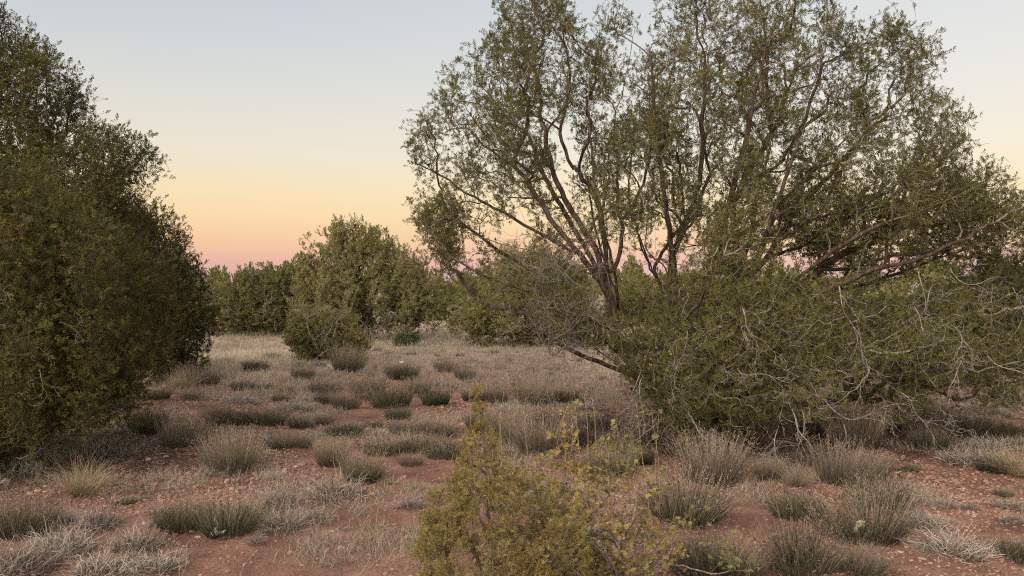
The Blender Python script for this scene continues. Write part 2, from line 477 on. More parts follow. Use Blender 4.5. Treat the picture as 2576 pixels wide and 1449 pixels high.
def in_poly(x, y, poly):
    poly = np.array(poly, float); inside = np.zeros(len(x), bool)
    x1, y1 = poly[:, 0], poly[:, 1]; x2, y2 = np.roll(x1, -1), np.roll(y1, -1)
    for a, b, c, d in zip(x1, y1, x2, y2):
        m = ((b > y) != (d > y)) & (x < (c - a) * (y - b) / (d - b + 1e-12) + a)
        inside ^= m
    return inside
def edge_dist(x, y, poly):
    poly = np.array(poly, float); best = np.full(len(x), 1e9)
    for p, q in zip(poly, np.roll(poly, -1, 0)):
        v = q - p; tt = np.clip(((x - p[0]) * v[0] + (y - p[1]) * v[1]) / (v @ v + 1e-9), 0, 1)
        best = np.minimum(best, np.hypot(x - p[0] - tt * v[0], y - p[1] - tt * v[1]))
    return best
def clumps_in(poly, D, K, thick, rad, dcen=0.0, surf_bias=0.0, front=0.0, mind=0.6, holes=(), inset=0.6, lobes=1.0, snap=0.12, plume=0.5):
    """clump centres inside an outline (pixels) given real depth; spaced apart by mind*rad"""
    poly = np.array(poly, float); lo = poly.min(0); hi = poly.max(0); mpp = D / F_PX
    out = []; tries = 0
    em = 1e-6 + edge_dist(*(rng.uniform(lo, hi, (400, 2)).T), poly).max()
    while len(out) < K and tries < K * 60:
        tries += 1
        q = rng.uniform(lo, hi)
        if not in_poly(q[:1], q[1:], poly)[0]: continue
        skip = False
        for (hx, hy, hr, pr) in holes:
            if (q[0] - hx) ** 2 + (q[1] - hy) ** 2 < hr * hr and rng.random() < pr: skip = True
        if skip: continue
        e = edge_dist(q[:1], q[1:], poly)[0]
        if e * mpp < inset * rad: continue
        w = min(1.0, e / (em * 0.8)); T = thick * math.sqrt(max(0.03, 1 - (1 - w) ** 2))
        lobe = float(vnoise(q[0] * mpp / 0.42 + D, q[1] * mpp / 1.3, 7))
        if rng.random() < lobes * 2.2 * max(0.0, -lobe - 0.12): continue
        T *= 0.8 + 0.5 * lobes * lobe
        u = rng.uniform(-1, 1)
        if surf_bias > 0 and rng.random() < surf_bias: u = math.copysign(abs(u) ** 0.3, u)
        if rng.random() < front: u = -abs(u)
        p = px(q[0], q[1], D); p[1] += dcen + u * T
        cs = plume                                   # juniper foliage gathers in upright plumes with gaps between them
        gi, gj = round(p[0] / cs), round(p[1] / cs)
        ax_ = (gi + 0.5 * (float(hash2(gi, gj, 3)) - .5)) * cs; ay_ = (gj + 0.5 * (float(hash2(gi, gj, 4)) - .5)) * cs
        p[0] += (ax_ - p[0]) * snap; p[1] += (ay_ - p[1]) * snap
        p[2] += 0.35 * cs * float(hash2(gi, gj, 5) - .5)
        k = 1 + (p[1] - D) / D                       # depth moves the point away, its height and side stay as they are
        if out and min(np.linalg.norm(p - o) for o in out) < mind * rad * rng.uniform(0.6, 1.2): continue
        out.append(p)
    return out
def tip_cloud(centres, n, rad, flat=1.25, outward=None):
    res = []
    for c in centres:
        m = max(4, int(n * rng.uniform(0.6, 1.4))); v = norm(rng.normal(0, 1, (m, 3))) * (rng.random((m, 1)) ** 0.45) * rad * rng.uniform(0.75, 1.25)
        v[:, 2] *= flat
        if outward is not None: v += norm(c - outward) * rad * 0.3
        res.append(c + v)
    return res
def finish_tree(name, tree, tips, base, fol_mat, bark, twig, protos, ssize, r0, per_tip=2, up=0.5, power=2.35, rmax=9, label='', cat='tree', group=None, rthick=0.012, bare=None, drop=0.0):
    rad, par = tree.radii(r0, power, rmax)
    P = np.array(tree.P); base = np.asarray(base, float)
    root = empty(name, base); tag(root, label, cat, group)
    Pl = P - base
    a = Acc()
    tube_mesh(a, Pl, par, rad, rad >= 0.028, 9)
    tube_mesh(a, Pl, par, rad, (rad >= rthick) & (rad < 0.028), 6)
    if a.n: link('trunk', a.mesh('trunk', bark, True), root)
    a = Acc(); tube_mesh(a, Pl, par, rad, rad < rthick, 3)
    if a.n: link('twigs', a.mesh('twigs', twig, False), root)
    tips = np.array(tips); D = np.array(tree.dir)
    cl = rng.random(len(tips)) * 0.3
    pos = []; dr = []; sc = []; tn = []
    keep = rng.random(len(tips)) >= drop
    if bare is not None: keep &= ~bare(P[tips])
    tips = tips[keep]; cl = cl[keep]
    for k in range(per_tip):
        if k == 0: q = P[tips]
        else:
            f = rng.uniform(0.2, 1.0, (len(tips), 1)); q = P[tips] * (1 - f) + P[par[tips]] * f
        pos.append(q - base + rng.normal(0, ssize * 0.12, q.shape))
        dr.append(norm(D[tips]) + np.array([0, 0, up]) + rng.normal(0, 0.45, q.shape))
        sc.append(ssize * rng.uniform(0.6, 1.3, len(tips)))
        tn.append(0.35 + cl + rng.normal(0, 0.13, len(tips)))
    a = Acc()
    place_sprays(a, np.concatenate(pos), np.concatenate(dr), np.concatenate(sc), np.concatenate(tn), protos)
    cr = link('crown', a.mesh('crown', fol_mat), root)
    return root

# dead, bleached branch: a drooping forked stick
def dead_branch(start, d, length, r, droop=0.5, forks=3, depth=0, tree=None, parent=None, radl=None):
    top = tree is None
    if top: tree = Tree(); radl = []; parent = tree.node(start, -1); radl.append(r)
    n = max(4, int(length / 0.045)); p = np.array(start, float); d = np.array(d, float); cur = parent
    ks = set(rng.choice(np.arange(1, n), size=min(forks, n - 1), replace=False)) if forks > 0 else set()
    bend = rng.normal(0, 0.10, 3)
    for k in range(n):
        bend = bend * 0.55 + rng.normal(0, 0.24, 3)
        d = norm(d + bend * 0.9 + np.array([0, 0, -droop * 0.09]))
        p = p + d * length / n; rr = r * (1 - 0.8 * (k + 1) / n)
        cur = tree.node(p, cur); radl.append(max(rr * rng.uniform(.8, 1.2), 0.0014))
        if k in ks and depth < 3:
            dead_branch(p, norm(d + rng.normal(0, 0.55, 3)), length * rng.uniform(0.3, 0.6), max(rr * 0.7, 0.0018), droop, max(1, forks - 1), depth + 1, tree, cur, radl)
    if top:
        return np.array(tree.P), np.array(tree.par), np.array(radl)
def add_dead(root, start, d, length, r, droop=0.5, forks=4, mat=None, name='dead_branch', label=None):
    P_, par_, rad_ = dead_branch(np.asarray(start, float), norm(np.asarray(d, float)), length, r, droop, forks)
    a = Acc(); tube_mesh(a, P_ - np.array(root.location), par_, rad_, rad_ > -1, 5)
    o = link(name, a.mesh(name, mat or M_DEAD, True), root)
    if label: o['label'] = label
    return o

# ------------------------------------------------------------------ shrub and grass shapes
def ribbons(acc, root, d0, length, width, bend, segs, tint, h0=0.0, h1=1.0, wig=0.0):
    """n curved tapering blades"""
    n = len(root); p = root.copy(); d = norm(d0); rad = rng.normal(0, 1, (n, 3))
    side = norm(np.cross(d, rad)); Vs = []; hs = []
    for k in range(segs + 1):
        u = k / segs; w = (width * (1 - 0.85 * u))[:, None]
        if k < segs:
            Vs += [p - side * w / 2, p + side * w / 2]; hs += [np.full(n, h0 + (h1 - h0) * u)] * 2
        else: Vs += [p]; hs += [np.full(n, h1)]
        p = p + d * (length / segs)[:, None]
        d = norm(d + bend / segs + (rng.normal(0, wig, (n, 3)) if wig else 0))
    V = np.stack(Vs, 1); m = V.shape[1]; hh = np.stack(hs, 1)
    f3 = []
    for k in range(segs - 1):
        a = 2 * k; f3 += [(a, a + 1, a + 3), (a, a + 3, a + 2)]
    a = 2 * (segs - 1); f3.append((a, a + 1, a + 2))
    F = (np.array(f3)[None] + (np.arange(n) * m)[:, None, None]).reshape(-1, 3)
    acc.add(V.reshape(-1, 3), F, np.repeat(tint, m), hh.ravel())
def disk(n, r):
    a = rng.uniform(0, 2 * math.pi, n); q = r * np.sqrt(rng.random(n))
    return np.stack([q * np.cos(a), q * np.sin(a), np.zeros(n)], 1)
def fan(root, r, spread, jit=0.12):
    """directions that lean outwards as the root does"""
    n = len(root); t = np.linalg.norm(root[:, :2], axis=1) / r
    lean = spread * t
    o = root[:, :2] / (np.linalg.norm(root[:, :2], axis=1, keepdims=True) + 1e-6)
    d = np.stack([o[:, 0] * np.sin(lean), o[:, 1] * np.sin(lean), np.cos(lean)], 1)
    return d + rng.normal(0, jit, (n, 3))
def broom_parts(n=230, leaves=4, tall=0.62, wid=0.008, straw=100):
    n = int(n * 2.3); straw = int(straw * 2.2); wid *= 0.85; leaves = max(2, leaves - 1)
    """width 1 shrub: a stem mesh and a stalk mesh"""
    a = Acc(); r0 = 0.34
    root = disk(n, r0); d = fan(root, r0, 0.52, 0.10); lean = d[:, 2] / np.linalg.norm(d, axis=1)
    lumps = 0.75 + 0.35 * np.abs(vnoise(root[:, 0] * 9, root[:, 1] * 9, rng.integers(99)))
    ln = tall * lumps * rng.uniform(0.6, 1.0, n) * (0.8 + 0.2 * lean)
    ribbons(a, root, d, ln, np.full(n, wid), np.array([0, 0, 0.35]) + rng.normal(0, 0.2, (n, 3)), 4, rng.random(n), 0, 0.85, 0.05)
    m = n * leaves; s = rng.integers(0, n, m); u = rng.uniform(0.25, 1.0, m)
    dn = norm(d)[s]; rt = root[s] + dn * (ln[s] * u)[:, None] + np.array([0, 0, 1]) * (0.06 * u * u * ln[s])[:, None]
    ribbons(a, rt, dn + rng.normal(0, 0.34, (m, 3)), rng.uniform(0.04, 0.09, m), np.full(m, wid * 1.15), np.array([0, 0, 0.5]) * np.ones((m, 3)), 2, rng.random(m), 0.25 * np.mean(u), 0.9, 0)
    b = Acc(); k = straw; root = disk(k, r0); d = fan(root, r0, 0.48, 0.09)
    ln2 = tall * rng.uniform(0.85, 1.3, k)
    ribbons(b, root + norm(d) * 0.2, d, ln2 - 0.2, np.full(k, wid * 0.7), np.array([0, 0, 0.25]) + rng.normal(0, 0.15, (k, 3)), 3, rng.random(k), 0, 1, 0.04)
    s = rng.integers(0, k, k * 3); u = rng.uniform(0.7, 1.0, k * 3)
    rt = (root + norm(d) * 0.2)[s] + norm(d)[s] * ((ln2[s] - 0.2) * u)[:, None]
    ribbons(b, rt, norm(d)[s] + rng.normal(0, 0.4, (k * 3, 3)), rng.uniform(0.02, 0.06, k * 3), np.full(k * 3, wid * 0.8), np.zeros((k * 3, 3)), 1, rng.random(k * 3), 0.6, 1, 0)
    return a, b
def tangle_part(n=520, tall=0.4, wid=0.007, wig=0.55):
    wid *= 1.6; n = int(n * .75); wig *= 1.3
    a = Acc(); root = disk(n, 0.36); root[:, 2] += rng.uniform(0, tall * 0.35, n) * (1 - (np.linalg.norm(root[:, :2], axis=1) / 0.36) ** 2)
    d = fan(root, 0.36, 1.0, 0.4)
    ribbons(a, root, d, tall * rng.uniform(0.35, 1.15, n), np.full(n, wid), np.array([0, 0, -0.2]) + rng.normal(0, 0.6, (n, 3)), 5, rng.random(n), 0, 1, wig * 0.6)
    return a
def bunch_part(n=330, tall=0.5, wid=0.009, spread=1.15, bend=-1.1, wig=0.25, r0=0.2):
    a = Acc(); root = disk(n, r0); d = fan(root, r0, spread, 0.2)
    ribbons(a, root, d, tall * rng.uniform(0.5, 1.15, n), np.full(n, wid), np.array([0, 0, bend]) + rng.normal(0, 0.35, (n, 3)), 5, rng.random(n), 0, 1, wig)
    return a

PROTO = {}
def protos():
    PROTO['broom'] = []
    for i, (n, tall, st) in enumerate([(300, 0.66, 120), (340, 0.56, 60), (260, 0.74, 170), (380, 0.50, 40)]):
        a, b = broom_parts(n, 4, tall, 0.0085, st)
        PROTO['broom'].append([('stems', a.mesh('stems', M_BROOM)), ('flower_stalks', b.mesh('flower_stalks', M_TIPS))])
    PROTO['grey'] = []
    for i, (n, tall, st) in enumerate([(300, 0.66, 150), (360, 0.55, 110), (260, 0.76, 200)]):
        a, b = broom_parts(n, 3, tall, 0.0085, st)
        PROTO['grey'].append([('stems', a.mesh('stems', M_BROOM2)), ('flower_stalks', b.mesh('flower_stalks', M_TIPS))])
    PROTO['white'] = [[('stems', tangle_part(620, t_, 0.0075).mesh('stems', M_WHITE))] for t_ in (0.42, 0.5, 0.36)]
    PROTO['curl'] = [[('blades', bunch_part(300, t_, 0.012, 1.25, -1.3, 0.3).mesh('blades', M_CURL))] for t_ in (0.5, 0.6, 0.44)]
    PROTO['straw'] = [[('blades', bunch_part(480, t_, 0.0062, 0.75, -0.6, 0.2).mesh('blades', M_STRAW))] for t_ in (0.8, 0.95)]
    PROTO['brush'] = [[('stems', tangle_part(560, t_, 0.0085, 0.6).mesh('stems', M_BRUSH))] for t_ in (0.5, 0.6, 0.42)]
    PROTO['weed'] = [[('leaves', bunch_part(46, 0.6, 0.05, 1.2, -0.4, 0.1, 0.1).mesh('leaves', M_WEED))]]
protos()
KIND = {  # name, category, look, group
    'broom': ('broom_shrub', 'shrub', 'grey-green broom shrub', 'grey-green broom shrubs on the red ground'),
    'grey': ('twiggy_shrub', 'shrub', 'grey-brown twiggy shrub', 'grey-brown twiggy shrubs on the red ground'),
    'white': ('dry_shrub', 'shrub', 'pale tangled dry shrub', 'pale tangled dry shrubs'),
    'curl': ('curly_grass_clump', 'grass clump', 'pale curly grass clump', 'curly grass clumps'),
    'straw': ('straw_grass_clump', 'grass clump', 'upright straw grass clump', 'straw grass clumps'),
    'brush': ('dead_brush', 'brush', 'dark dead brush tangle', 'dead brush under the spreading juniper'),
    'weed': ('green_weed', 'weed', 'small green weed', 'small green weeds'),
}
PLANTS = []      # kind, px x, px y of base, width px, height factor
def pl(kind, x, y, w, hf=1.0): PLANTS.append((kind, x, y, w, hf))
# traced from the photograph
for a in [('broom', 50, 1345, 190, .9), ('white', 45, 1445, 190, 1.2), ('white', 160, 1395, 170, 1.2), ('white', 265, 1450, 200, 1.1), ('white', 345, 1390, 170, 1.2), ('white', 390, 1445, 150, 1),
          ('broom', 455, 1345, 150, .9), ('broom', 575, 1357, 190, .95), ('white', 400, 1340, 90, 1), ('white', 250, 1330, 120, 1.1), ('white', 130, 1320, 110, 1),
          ('white', 709, 1350, 120, 1.1), ('white', 784, 1330, 100, 1.1), ('white', 839, 1272, 150, 1), ('white', 701, 1290, 120, 1.1), ('white', 640, 1380, 70, .8),
          ('grey', 579, 1190, 130, 1.25), ('white', 530, 1200, 70, 1), ('curl', 490, 1216, 70, 1), ('straw', 205, 1245, 140, .8), ('curl', 548, 1208, 36, .8),
          ('curl', 949, 1345, 110, .8), ('curl', 1040, 1355, 80, .9), ('white', 1036, 1303, 95, .9), ('curl', 1052, 1250, 76, 1), ('curl', 985, 1228, 88, .8), ('broom', 912, 1226, 112, 1),
          ('grey', 835, 1180, 90, 1.1), ('broom', 961, 1156, 105, .9), ('broom', 1050, 1150, 110, .9), ('broom', 1124, 1163, 130, .85), ('grey', 1020, 1105, 100, .9), ('grey', 1100, 1110, 90, .8),
          ('broom', 705, 1142, 76, .9), ('grey', 760, 1140, 70, 1), ('broom', 626, 1072, 120, .7), ('broom', 680, 1076, 84, .8), ('grey', 547, 1070, 80, 1.1), ('broom', 756, 1082, 74, .9),
          ('grey', 815, 1066, 60, 1), ('grey', 868, 1030, 86, 1), ('broom', 930, 1002, 90, .9), ('broom', 989, 1027, 110, 1), ('broom', 866, 1104, 112, .8), ('broom', 939, 1082, 56, .9),
          ('broom', 1000, 1060, 86, 1), ('broom', 1052, 990, 62, .9), ('broom', 1097, 1021, 90, 1.1), ('broom', 1012, 962, 90, .9), ('grey', 874, 946, 92, 1), ('straw', 937, 930, 56, 1),
          ('broom', 800, 934, 54, .9), ('broom', 642, 942, 76, .9), ('broom', 610, 985, 66, .8), ('broom', 673, 981, 52, .8), ('grey', 717, 992, 60, .8), ('broom', 532, 922, 60, .8),
          ('broom', 571, 922, 46, .8), ('broom', 685, 903, 46, .8), ('grey', 460, 1128, 120, 1.2), ('broom', 372, 1095, 110, 1.3), ('grey', 500, 975, 110, .9), ('straw', 460, 985, 90, .9),
          ('straw', 345, 985, 90, .9), ('white', 340, 1010, 100, .8), ('grey', 400, 1012, 70, .8), ('broom', 402, 1068, 50, .7), ('grey', 480, 1012, 60, 1), ('white', 610, 1020, 110, .7),
          ('grey', 820, 992, 100, .8), ('broom', 815, 1012, 60, .8), ('grey', 1124, 944, 76, 1), ('grey', 1170, 960, 70, 1), ('straw', 1261, 928, 44, 1), ('grey', 760, 960, 70, 1), ('white', 740, 1035, 100, .7),
          # under and in front of the spreading juniper
          ('broom', 1724, 1318, 215, .9), ('grey', 1533, 1210, 150, 1.1), ('grey', 1790, 1228, 150, 1.1), ('broom', 1600, 1180, 110, .9), ('broom', 1770, 1452, 190, .9), ('broom', 1855, 1460, 150, .9),
          ('white', 1626, 1358, 60, .9), ('grey', 1280, 1120, 120, 1.1), ('grey', 1360, 1150, 130, 1.1), ('brush', 1440, 1120, 150, 1), ('brush', 1370, 1075, 140, .8), ('broom', 1212, 1090, 90, 1),
          ('grey', 1337, 1015, 100, 1.1), ('grey', 1250, 1010, 80, 1.1), ('grey', 1420, 1010, 90, 1), ('brush', 1520, 1080, 160, 1), ('white', 1480, 1040, 110, .7), ('grey', 1190, 1010, 70, 1),
          ('brush', 1640, 1130, 200, 1.1), ('brush', 1760, 1150, 210, 1.1), ('brush', 1900, 1140, 210, 1.1), ('brush', 2020, 1110, 180, 1), ('brush', 1850, 1095, 220, 1), ('brush', 1700, 1085, 180, 1),
          ('brush', 1990, 1165, 150, .8), ('grey', 1935, 1216, 80, 1), ('grey', 2153, 1140, 140, 1.1), ('grey', 2207, 1086, 120, .9), ('brush', 2110, 1070, 150, .9), ('brush', 2080, 1150, 120, .8),
          ('broom', 2005, 1303, 165, .9), ('straw', 2003, 1232, 84, 1.1), ('grey', 2125, 1222, 160, 1.05), ('grey', 2190, 1205, 120, .9), ('broom', 2218, 1282, 180, .9), ('broom', 2180, 1362, 215, .7),
          ('broom', 2011, 1445, 215, .95), ('curl', 2185, 1392, 76, .8), ('white', 2393, 1402, 170, .9), ('broom', 2560, 1408, 130, 1), ('white', 2495, 1382, 70, .9), ('white', 2548, 1278, 110, .8),
          ('white', 2330, 1325, 110, .9), ('grey', 2524, 1238, 56, .9), ('straw', 2556, 1198, 120, .9), ('broom', 2500, 1190, 110, .8), ('white', 2425, 1168, 150, .8), ('broom', 2338, 1136, 110, .9),
          ('broom', 2283, 1088, 80, .9), ('broom', 2425, 1098, 140, .8), ('broom', 2534, 1098, 110, .8), ('white', 2480, 1130, 120, .8), ('white', 2470, 1037, 130, .7), ('white', 2530, 1008, 110, .8),
          ('straw', 2305, 938, 60, 1), ('white', 2400, 1060, 110, .8), ('grey', 2350, 1050, 90, .8), ('broom', 2153, 1456, 150, .7), ('white', 2371, 1275, 80, .7), ('white', 2290, 1300, 90, .7),
          ('weed', 1902, 1364, 40, .8), ('weed', 2414, 1222, 26, 1), ('weed', 815, 1388, 34, .6), ('weed', 713, 1395, 26, .6), ('weed', 2440, 1236, 22, .6), ('weed', 2170, 1302, 30, 1), ('weed', 655, 1449, 40, .6), ('weed', 920, 1440, 24, .6)]:
    pl(*a)
# smaller plants between them in the middle distance, placed by eye from the photograph's density
k_try = 0
n0 = len(PLANTS)
while len(PLANTS) < n0 + 330 and k_try < 20000:
    k_try += 1
    y = 720 + 1 / rng.uniform(1 / 520, 1 / 165); x = rng.uniform(280, 2576)
    if y > 930 and x < 400: continue
    if y > 1150 and (x < 700 or 1080 < x < 1680): continue
    if y > 1180 and not (x > 1900): continue
    if 1180 < y and rng.random() < 0.5: continue
    w = (y - 720) * rng.uniform(0.06, 0.17)
    if any(abs(x - p[1]) < (w + p[3]) * 0.36 and abs(y - p[2]) < (w + p[3]) * 0.13 for p in PLANTS): continue
    pl(str(rng.choice(['broom', 'grey', 'white', 'curl'], p=[.33, .25, .34, .08])), x, y, w, rng.uniform(.6, .95))
n0 = len(PLANTS); k_try = 0
while len(PLANTS) < n0 + 75 and k_try < 9000:      # small tufts in the foreground
    k_try += 1
    y = rng.uniform(1130, 1440); x = rng.uniform(150, 2570); w = rng.uniform(24, 66)
    if (480 < x < 1050 and y > 1355) or (x < 450 and y < 1230): continue
    if any(abs(x - p[1]) < (w + p[3]) * 0.42 and abs(y - p[2]) < (w + p[3]) * 0.2 for p in PLANTS): continue
    pl(str(rng.choice(['broom', 'grey', 'white', 'curl'], p=[.22, .18, .45, .15])), x, y, w, rng.uniform(.6, .95))
for (k, x, y, w, hf) in PLANTS:
    if k in ('broom', 'grey', 'white', 'straw') and w > 60:
        d = gdist(y); MOUNDS.append(((x - CX) / F_PX * d, d, w * d / F_PX * 0.55, 0.028))

# ------------------------------------------------------------------ ground
def axis(lo, hi, d0, d1, step, g=1.18):
    c = list(np.arange(d0, d1 + 1e-6, step)); s = step; v = d1
    while v < hi: s *= g; v += s; c.append(v)
    s = step; v = d0; pre = []
    while v > lo: s *= g; v -= s; pre.append(v)
    return np.array(pre[::-1] + c)
xs = axis(-900, 900, -7.5, 7.5, 0.05); ys = axis(-300, 1800, 3.0, 13, 0.05, 1.06)
GX, GY = np.meshgrid(xs, ys)
fine = 0.014 * vnoise(GX / 0.28, GY / 0.28, 5) + 0.005 * vnoise(GX / 0.11, GY / 0.11, 6)
fine *= np.clip((30 - np.hypot(GX, GY)) / 15, 0, 1)
GZ = H(GX, GY) + fine
GV = np.stack([GX.ravel(), GY.ravel(), GZ.ravel()], 1)
nx, ny = len(xs), len(ys)
ii = (np.arange(ny - 1)[:, None] * nx + np.arange(nx - 1)[None]).ravel()
g_o = link('ground', mesh_np('ground', GV, np.stack([ii, ii + 1, ii + nx + 1, ii + nx], 1), M_SOIL, None, True))
tag(g_o, 'red sandy desert soil', None, None, 'structure')

# gravel: countless stones in one object
def gravel():
    phi = (1 + 5 ** .5) / 2
    iv = norm(np.array([(-1, phi, 0), (1, phi, 0), (-1, -phi, 0), (1, -phi, 0), (0, -1, phi), (0, 1, phi), (0, -1, -phi), (0, 1, -phi), (phi, 0, -1), (phi, 0, 1), (-phi, 0, -1), (-phi, 0, 1)], float))
    fi = np.array([(0, 11, 5), (0, 5, 1), (0, 1, 7), (0, 7, 10), (0, 10, 11), (1, 5, 9), (5, 11, 4), (11, 10, 2), (10, 7, 6), (7, 1, 8), (3, 9, 4), (3, 4, 2), (3, 2, 6), (3, 6, 8), (3, 8, 9), (4, 9, 5), (2, 4, 11), (6, 2, 10), (8, 6, 7), (9, 8, 1)])
    n = 150000
    y = 4.0 * (16 / 4.0) ** rng.random(n); x = (rng.random(n) * 2 - 1) * y * 0.68
    dens = vnoise(x / 0.9, y / 0.9, 31) * 0.5 + vnoise(x / 2.4, y / 2.4, 32) * 0.6
    u = CX + x / y * F_PX; v = HY + EYE * F_PX / y
    dens = dens - 0.15
    for (a, b, w, h, s) in [(420, 1210, 330, 80, 1.0), (640, 1230, 200, 60, .8), (640, 1110, 220, 60, .7), (2240, 1230, 200, 50, 1.0), (2420, 1250, 150, 60, .8), (560, 1000, 120, 60, .6), (1500, 1290, 180, 70, .7),
                            (1650, 1380, 120, 60, .6), (720, 1410, 260, 50, -.9), (900, 1380, 120, 60, -.6), (1920, 1290, 120, 60, -.7), (2300, 1430, 150, 30, -.4)]:
        dens = dens + s * np.exp(-((u - a) / w) ** 2 - ((v - b) / h) ** 2)
    keep = rng.random(n) < np.clip(0.30 + dens * 0.95, 0.07, 1)
    x = x[keep]; y = y[keep]; n = len(x)
    s = 0.0035 + 0.015 * rng.random(n) ** 3.2
    s = np.where(rng.random(n) < 0.010, s + 0.018, s)
    s *= np.clip(y / 7, 0.8, 1.6)
    k = np.stack([s * rng.uniform(.8, 1.4, n), s * rng.uniform(.7, 1.2, n), s * rng.uniform(.4, .8, n)], 1)
    a = rng.uniform(0, 6.28, n); ca, sa = np.cos(a), np.sin(a)
    V = iv[None] * (1 + rng.normal(0, 0.16, (n, 12, 1))) * k[:, None]
    X = V[..., 0] * ca[:, None] - V[..., 1] * sa[:, None] + x[:, None]; Y = V[..., 0] * sa[:, None] + V[..., 1] * ca[:, None] + y[:, None]
    Z = V[..., 2] + (H(x, y) + k[:, 2] * 0.35)[:, None] + 0.014 * vnoise(x / .28, y / .28, 5)[:, None] + 0.005 * vnoise(x / .11, y / .11, 6)[:, None]
    V = np.stack([X, Y, Z], 2).reshape(-1, 3)
    F = (fi[None] + (np.arange(n) * 12)[:, None, None]).reshape(-1, 3)
    t_ = np.clip(rng.normal(0.42, 0.27, n), 0, 1)
    me = mesh_np('gravel', V, F, M_STONE, {'tint': np.repeat(t_, 12)})
    tag(link('gravel', me), 'small red and tan stones strewn over the soil', None, None, 'stuff')
gravel()

# litter of fallen needles, bits of straw and twigs lying on the soil
def litter():
    a = Acc(); n = 46000
    y = 4.0 * (17 / 4.0) ** rng.random(n); x = (rng.random(n) * 2 - 1) * y * 0.68
    keep = rng.random(n) < np.clip(0.35 + 0.6 * vnoise(x / 1.2, y / 1.2, 41), 0.08, 1)
    x = x[keep]; y = y[keep]; n = len(x)
    root = np.stack([x, y, H(x, y) + 0.004 + 0.010 * np.abs(vnoise(x / .28, y / .28, 5))], 1)
    d = np.stack([rng.normal(0, 1, n), rng.normal(0, 1, n), np.abs(rng.normal(0, 0.22, n))], 1)
    ribbons(a, root, d, rng.uniform(0.02, 0.11, n), 0.0020 * np.clip(y / 5, 1, 3), rng.normal(0, 0.5, (n, 3)) * np.array([1, 1, 0.1]), 2, rng.random(n), 0, 1, 0.1)
    tag(link('ground_litter', a.mesh('ground_litter', M_LITTER)), 'fallen twigs and bits of dry straw lying on the soil', None, None, 'stuff')
    a = Acc()
    for (cx_, cy_, rx_, ry_, m_) in [(-4.6, 7.6, 2.2, 1.6, 26000), (-6.2, 10, 2.5, 2.2, 9000), (2.6, 8.6, 2.6, 1.4, 26000), (-5.9, 13.5, 1.2, 1.2, 5000)]:
        g_ = rng.normal(0, .55, (m_, 2)); x = cx_ + g_[:, 0] * rx_; y = cy_ + g_[:, 1] * ry_
        root = np.stack([x, y, H(x, y) + 0.006 + rng.uniform(0, .02, m_)], 1)
        d = np.stack([rng.normal(0, 1, m_), rng.normal(0, 1, m_), rng.normal(0, .25, m_)], 1)
        ribbons(a, root, d, rng.uniform(0.03, 0.14, m_), np.full(m_, .004), rng.normal(0, 0.5, (m_, 3)) * np.array([1, 1, .1]), 2, rng.random(m_), 0, 1, .1)
    tag(link('needle_litter', a.mesh('needle_litter', M_BRUSH)), 'dark needle litter and sticks shed beneath the junipers', None, None, 'stuff')
    a = Acc(); n = 30000                        # wisps of thin dry grass
    y = 4.0 * (20 / 4.0) ** rng.random(n); x = (rng.random(n) * 2 - 1) * y * 0.68
    keep = rng.random(n) < np.clip(-0.2 + 1.2 * vnoise(x / 0.6, y / 0.6, 51) + np.clip((y - 5.5) / 6, 0, .55), 0.0, 1)
    x = x[keep]; y = y[keep]; m = 9
    x = np.repeat(x, m) + rng.normal(0, 0.03, len(x) * m); y = np.repeat(y, m) + rng.normal(0, 0.03, len(y) * m); n = len(x)
    root = np.stack([x, y, H(x, y)], 1); d = np.stack([rng.normal(0, .5, n), rng.normal(0, .5, n), np.ones(n)], 1)
    ribbons(a, root, d, rng.uniform(0.03, 0.14, n), 0.0026 * np.clip(y / 5, 1, 4), rng.normal(0, 0.7, (n, 3)), 3, rng.random(n), 0, 1, 0.2)
    tag(link('dry_grass', a.mesh('dry_grass', M_MEADOW)), 'thin wisps of dry grass between the shrubs', None, None, 'stuff')
litter()

# far meadow: dense dry grass that reads as one mass
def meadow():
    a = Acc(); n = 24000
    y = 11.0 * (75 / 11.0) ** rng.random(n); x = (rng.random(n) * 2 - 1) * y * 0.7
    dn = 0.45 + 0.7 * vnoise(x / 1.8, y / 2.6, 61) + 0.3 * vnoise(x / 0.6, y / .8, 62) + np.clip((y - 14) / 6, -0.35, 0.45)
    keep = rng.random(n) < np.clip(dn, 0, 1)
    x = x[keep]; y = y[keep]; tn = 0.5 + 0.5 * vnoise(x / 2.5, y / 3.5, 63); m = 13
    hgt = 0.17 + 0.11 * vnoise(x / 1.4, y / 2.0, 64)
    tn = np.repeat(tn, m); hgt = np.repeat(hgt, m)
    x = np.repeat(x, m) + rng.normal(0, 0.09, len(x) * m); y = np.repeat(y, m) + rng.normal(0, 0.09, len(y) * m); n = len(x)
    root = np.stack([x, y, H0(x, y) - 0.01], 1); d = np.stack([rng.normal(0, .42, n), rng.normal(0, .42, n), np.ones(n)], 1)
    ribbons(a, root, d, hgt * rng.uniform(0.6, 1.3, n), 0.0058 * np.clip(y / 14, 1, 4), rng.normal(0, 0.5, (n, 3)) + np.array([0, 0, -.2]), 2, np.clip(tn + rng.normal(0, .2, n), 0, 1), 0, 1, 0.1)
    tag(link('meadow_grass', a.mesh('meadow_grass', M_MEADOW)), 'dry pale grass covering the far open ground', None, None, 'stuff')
meadow()

# ------------------------------------------------------------------ trees
def PXL(D, pts): return [px(p[0], p[1], D) + np.array([0, p[2] if len(p) > 2 else 0, 0]) for p in pts]

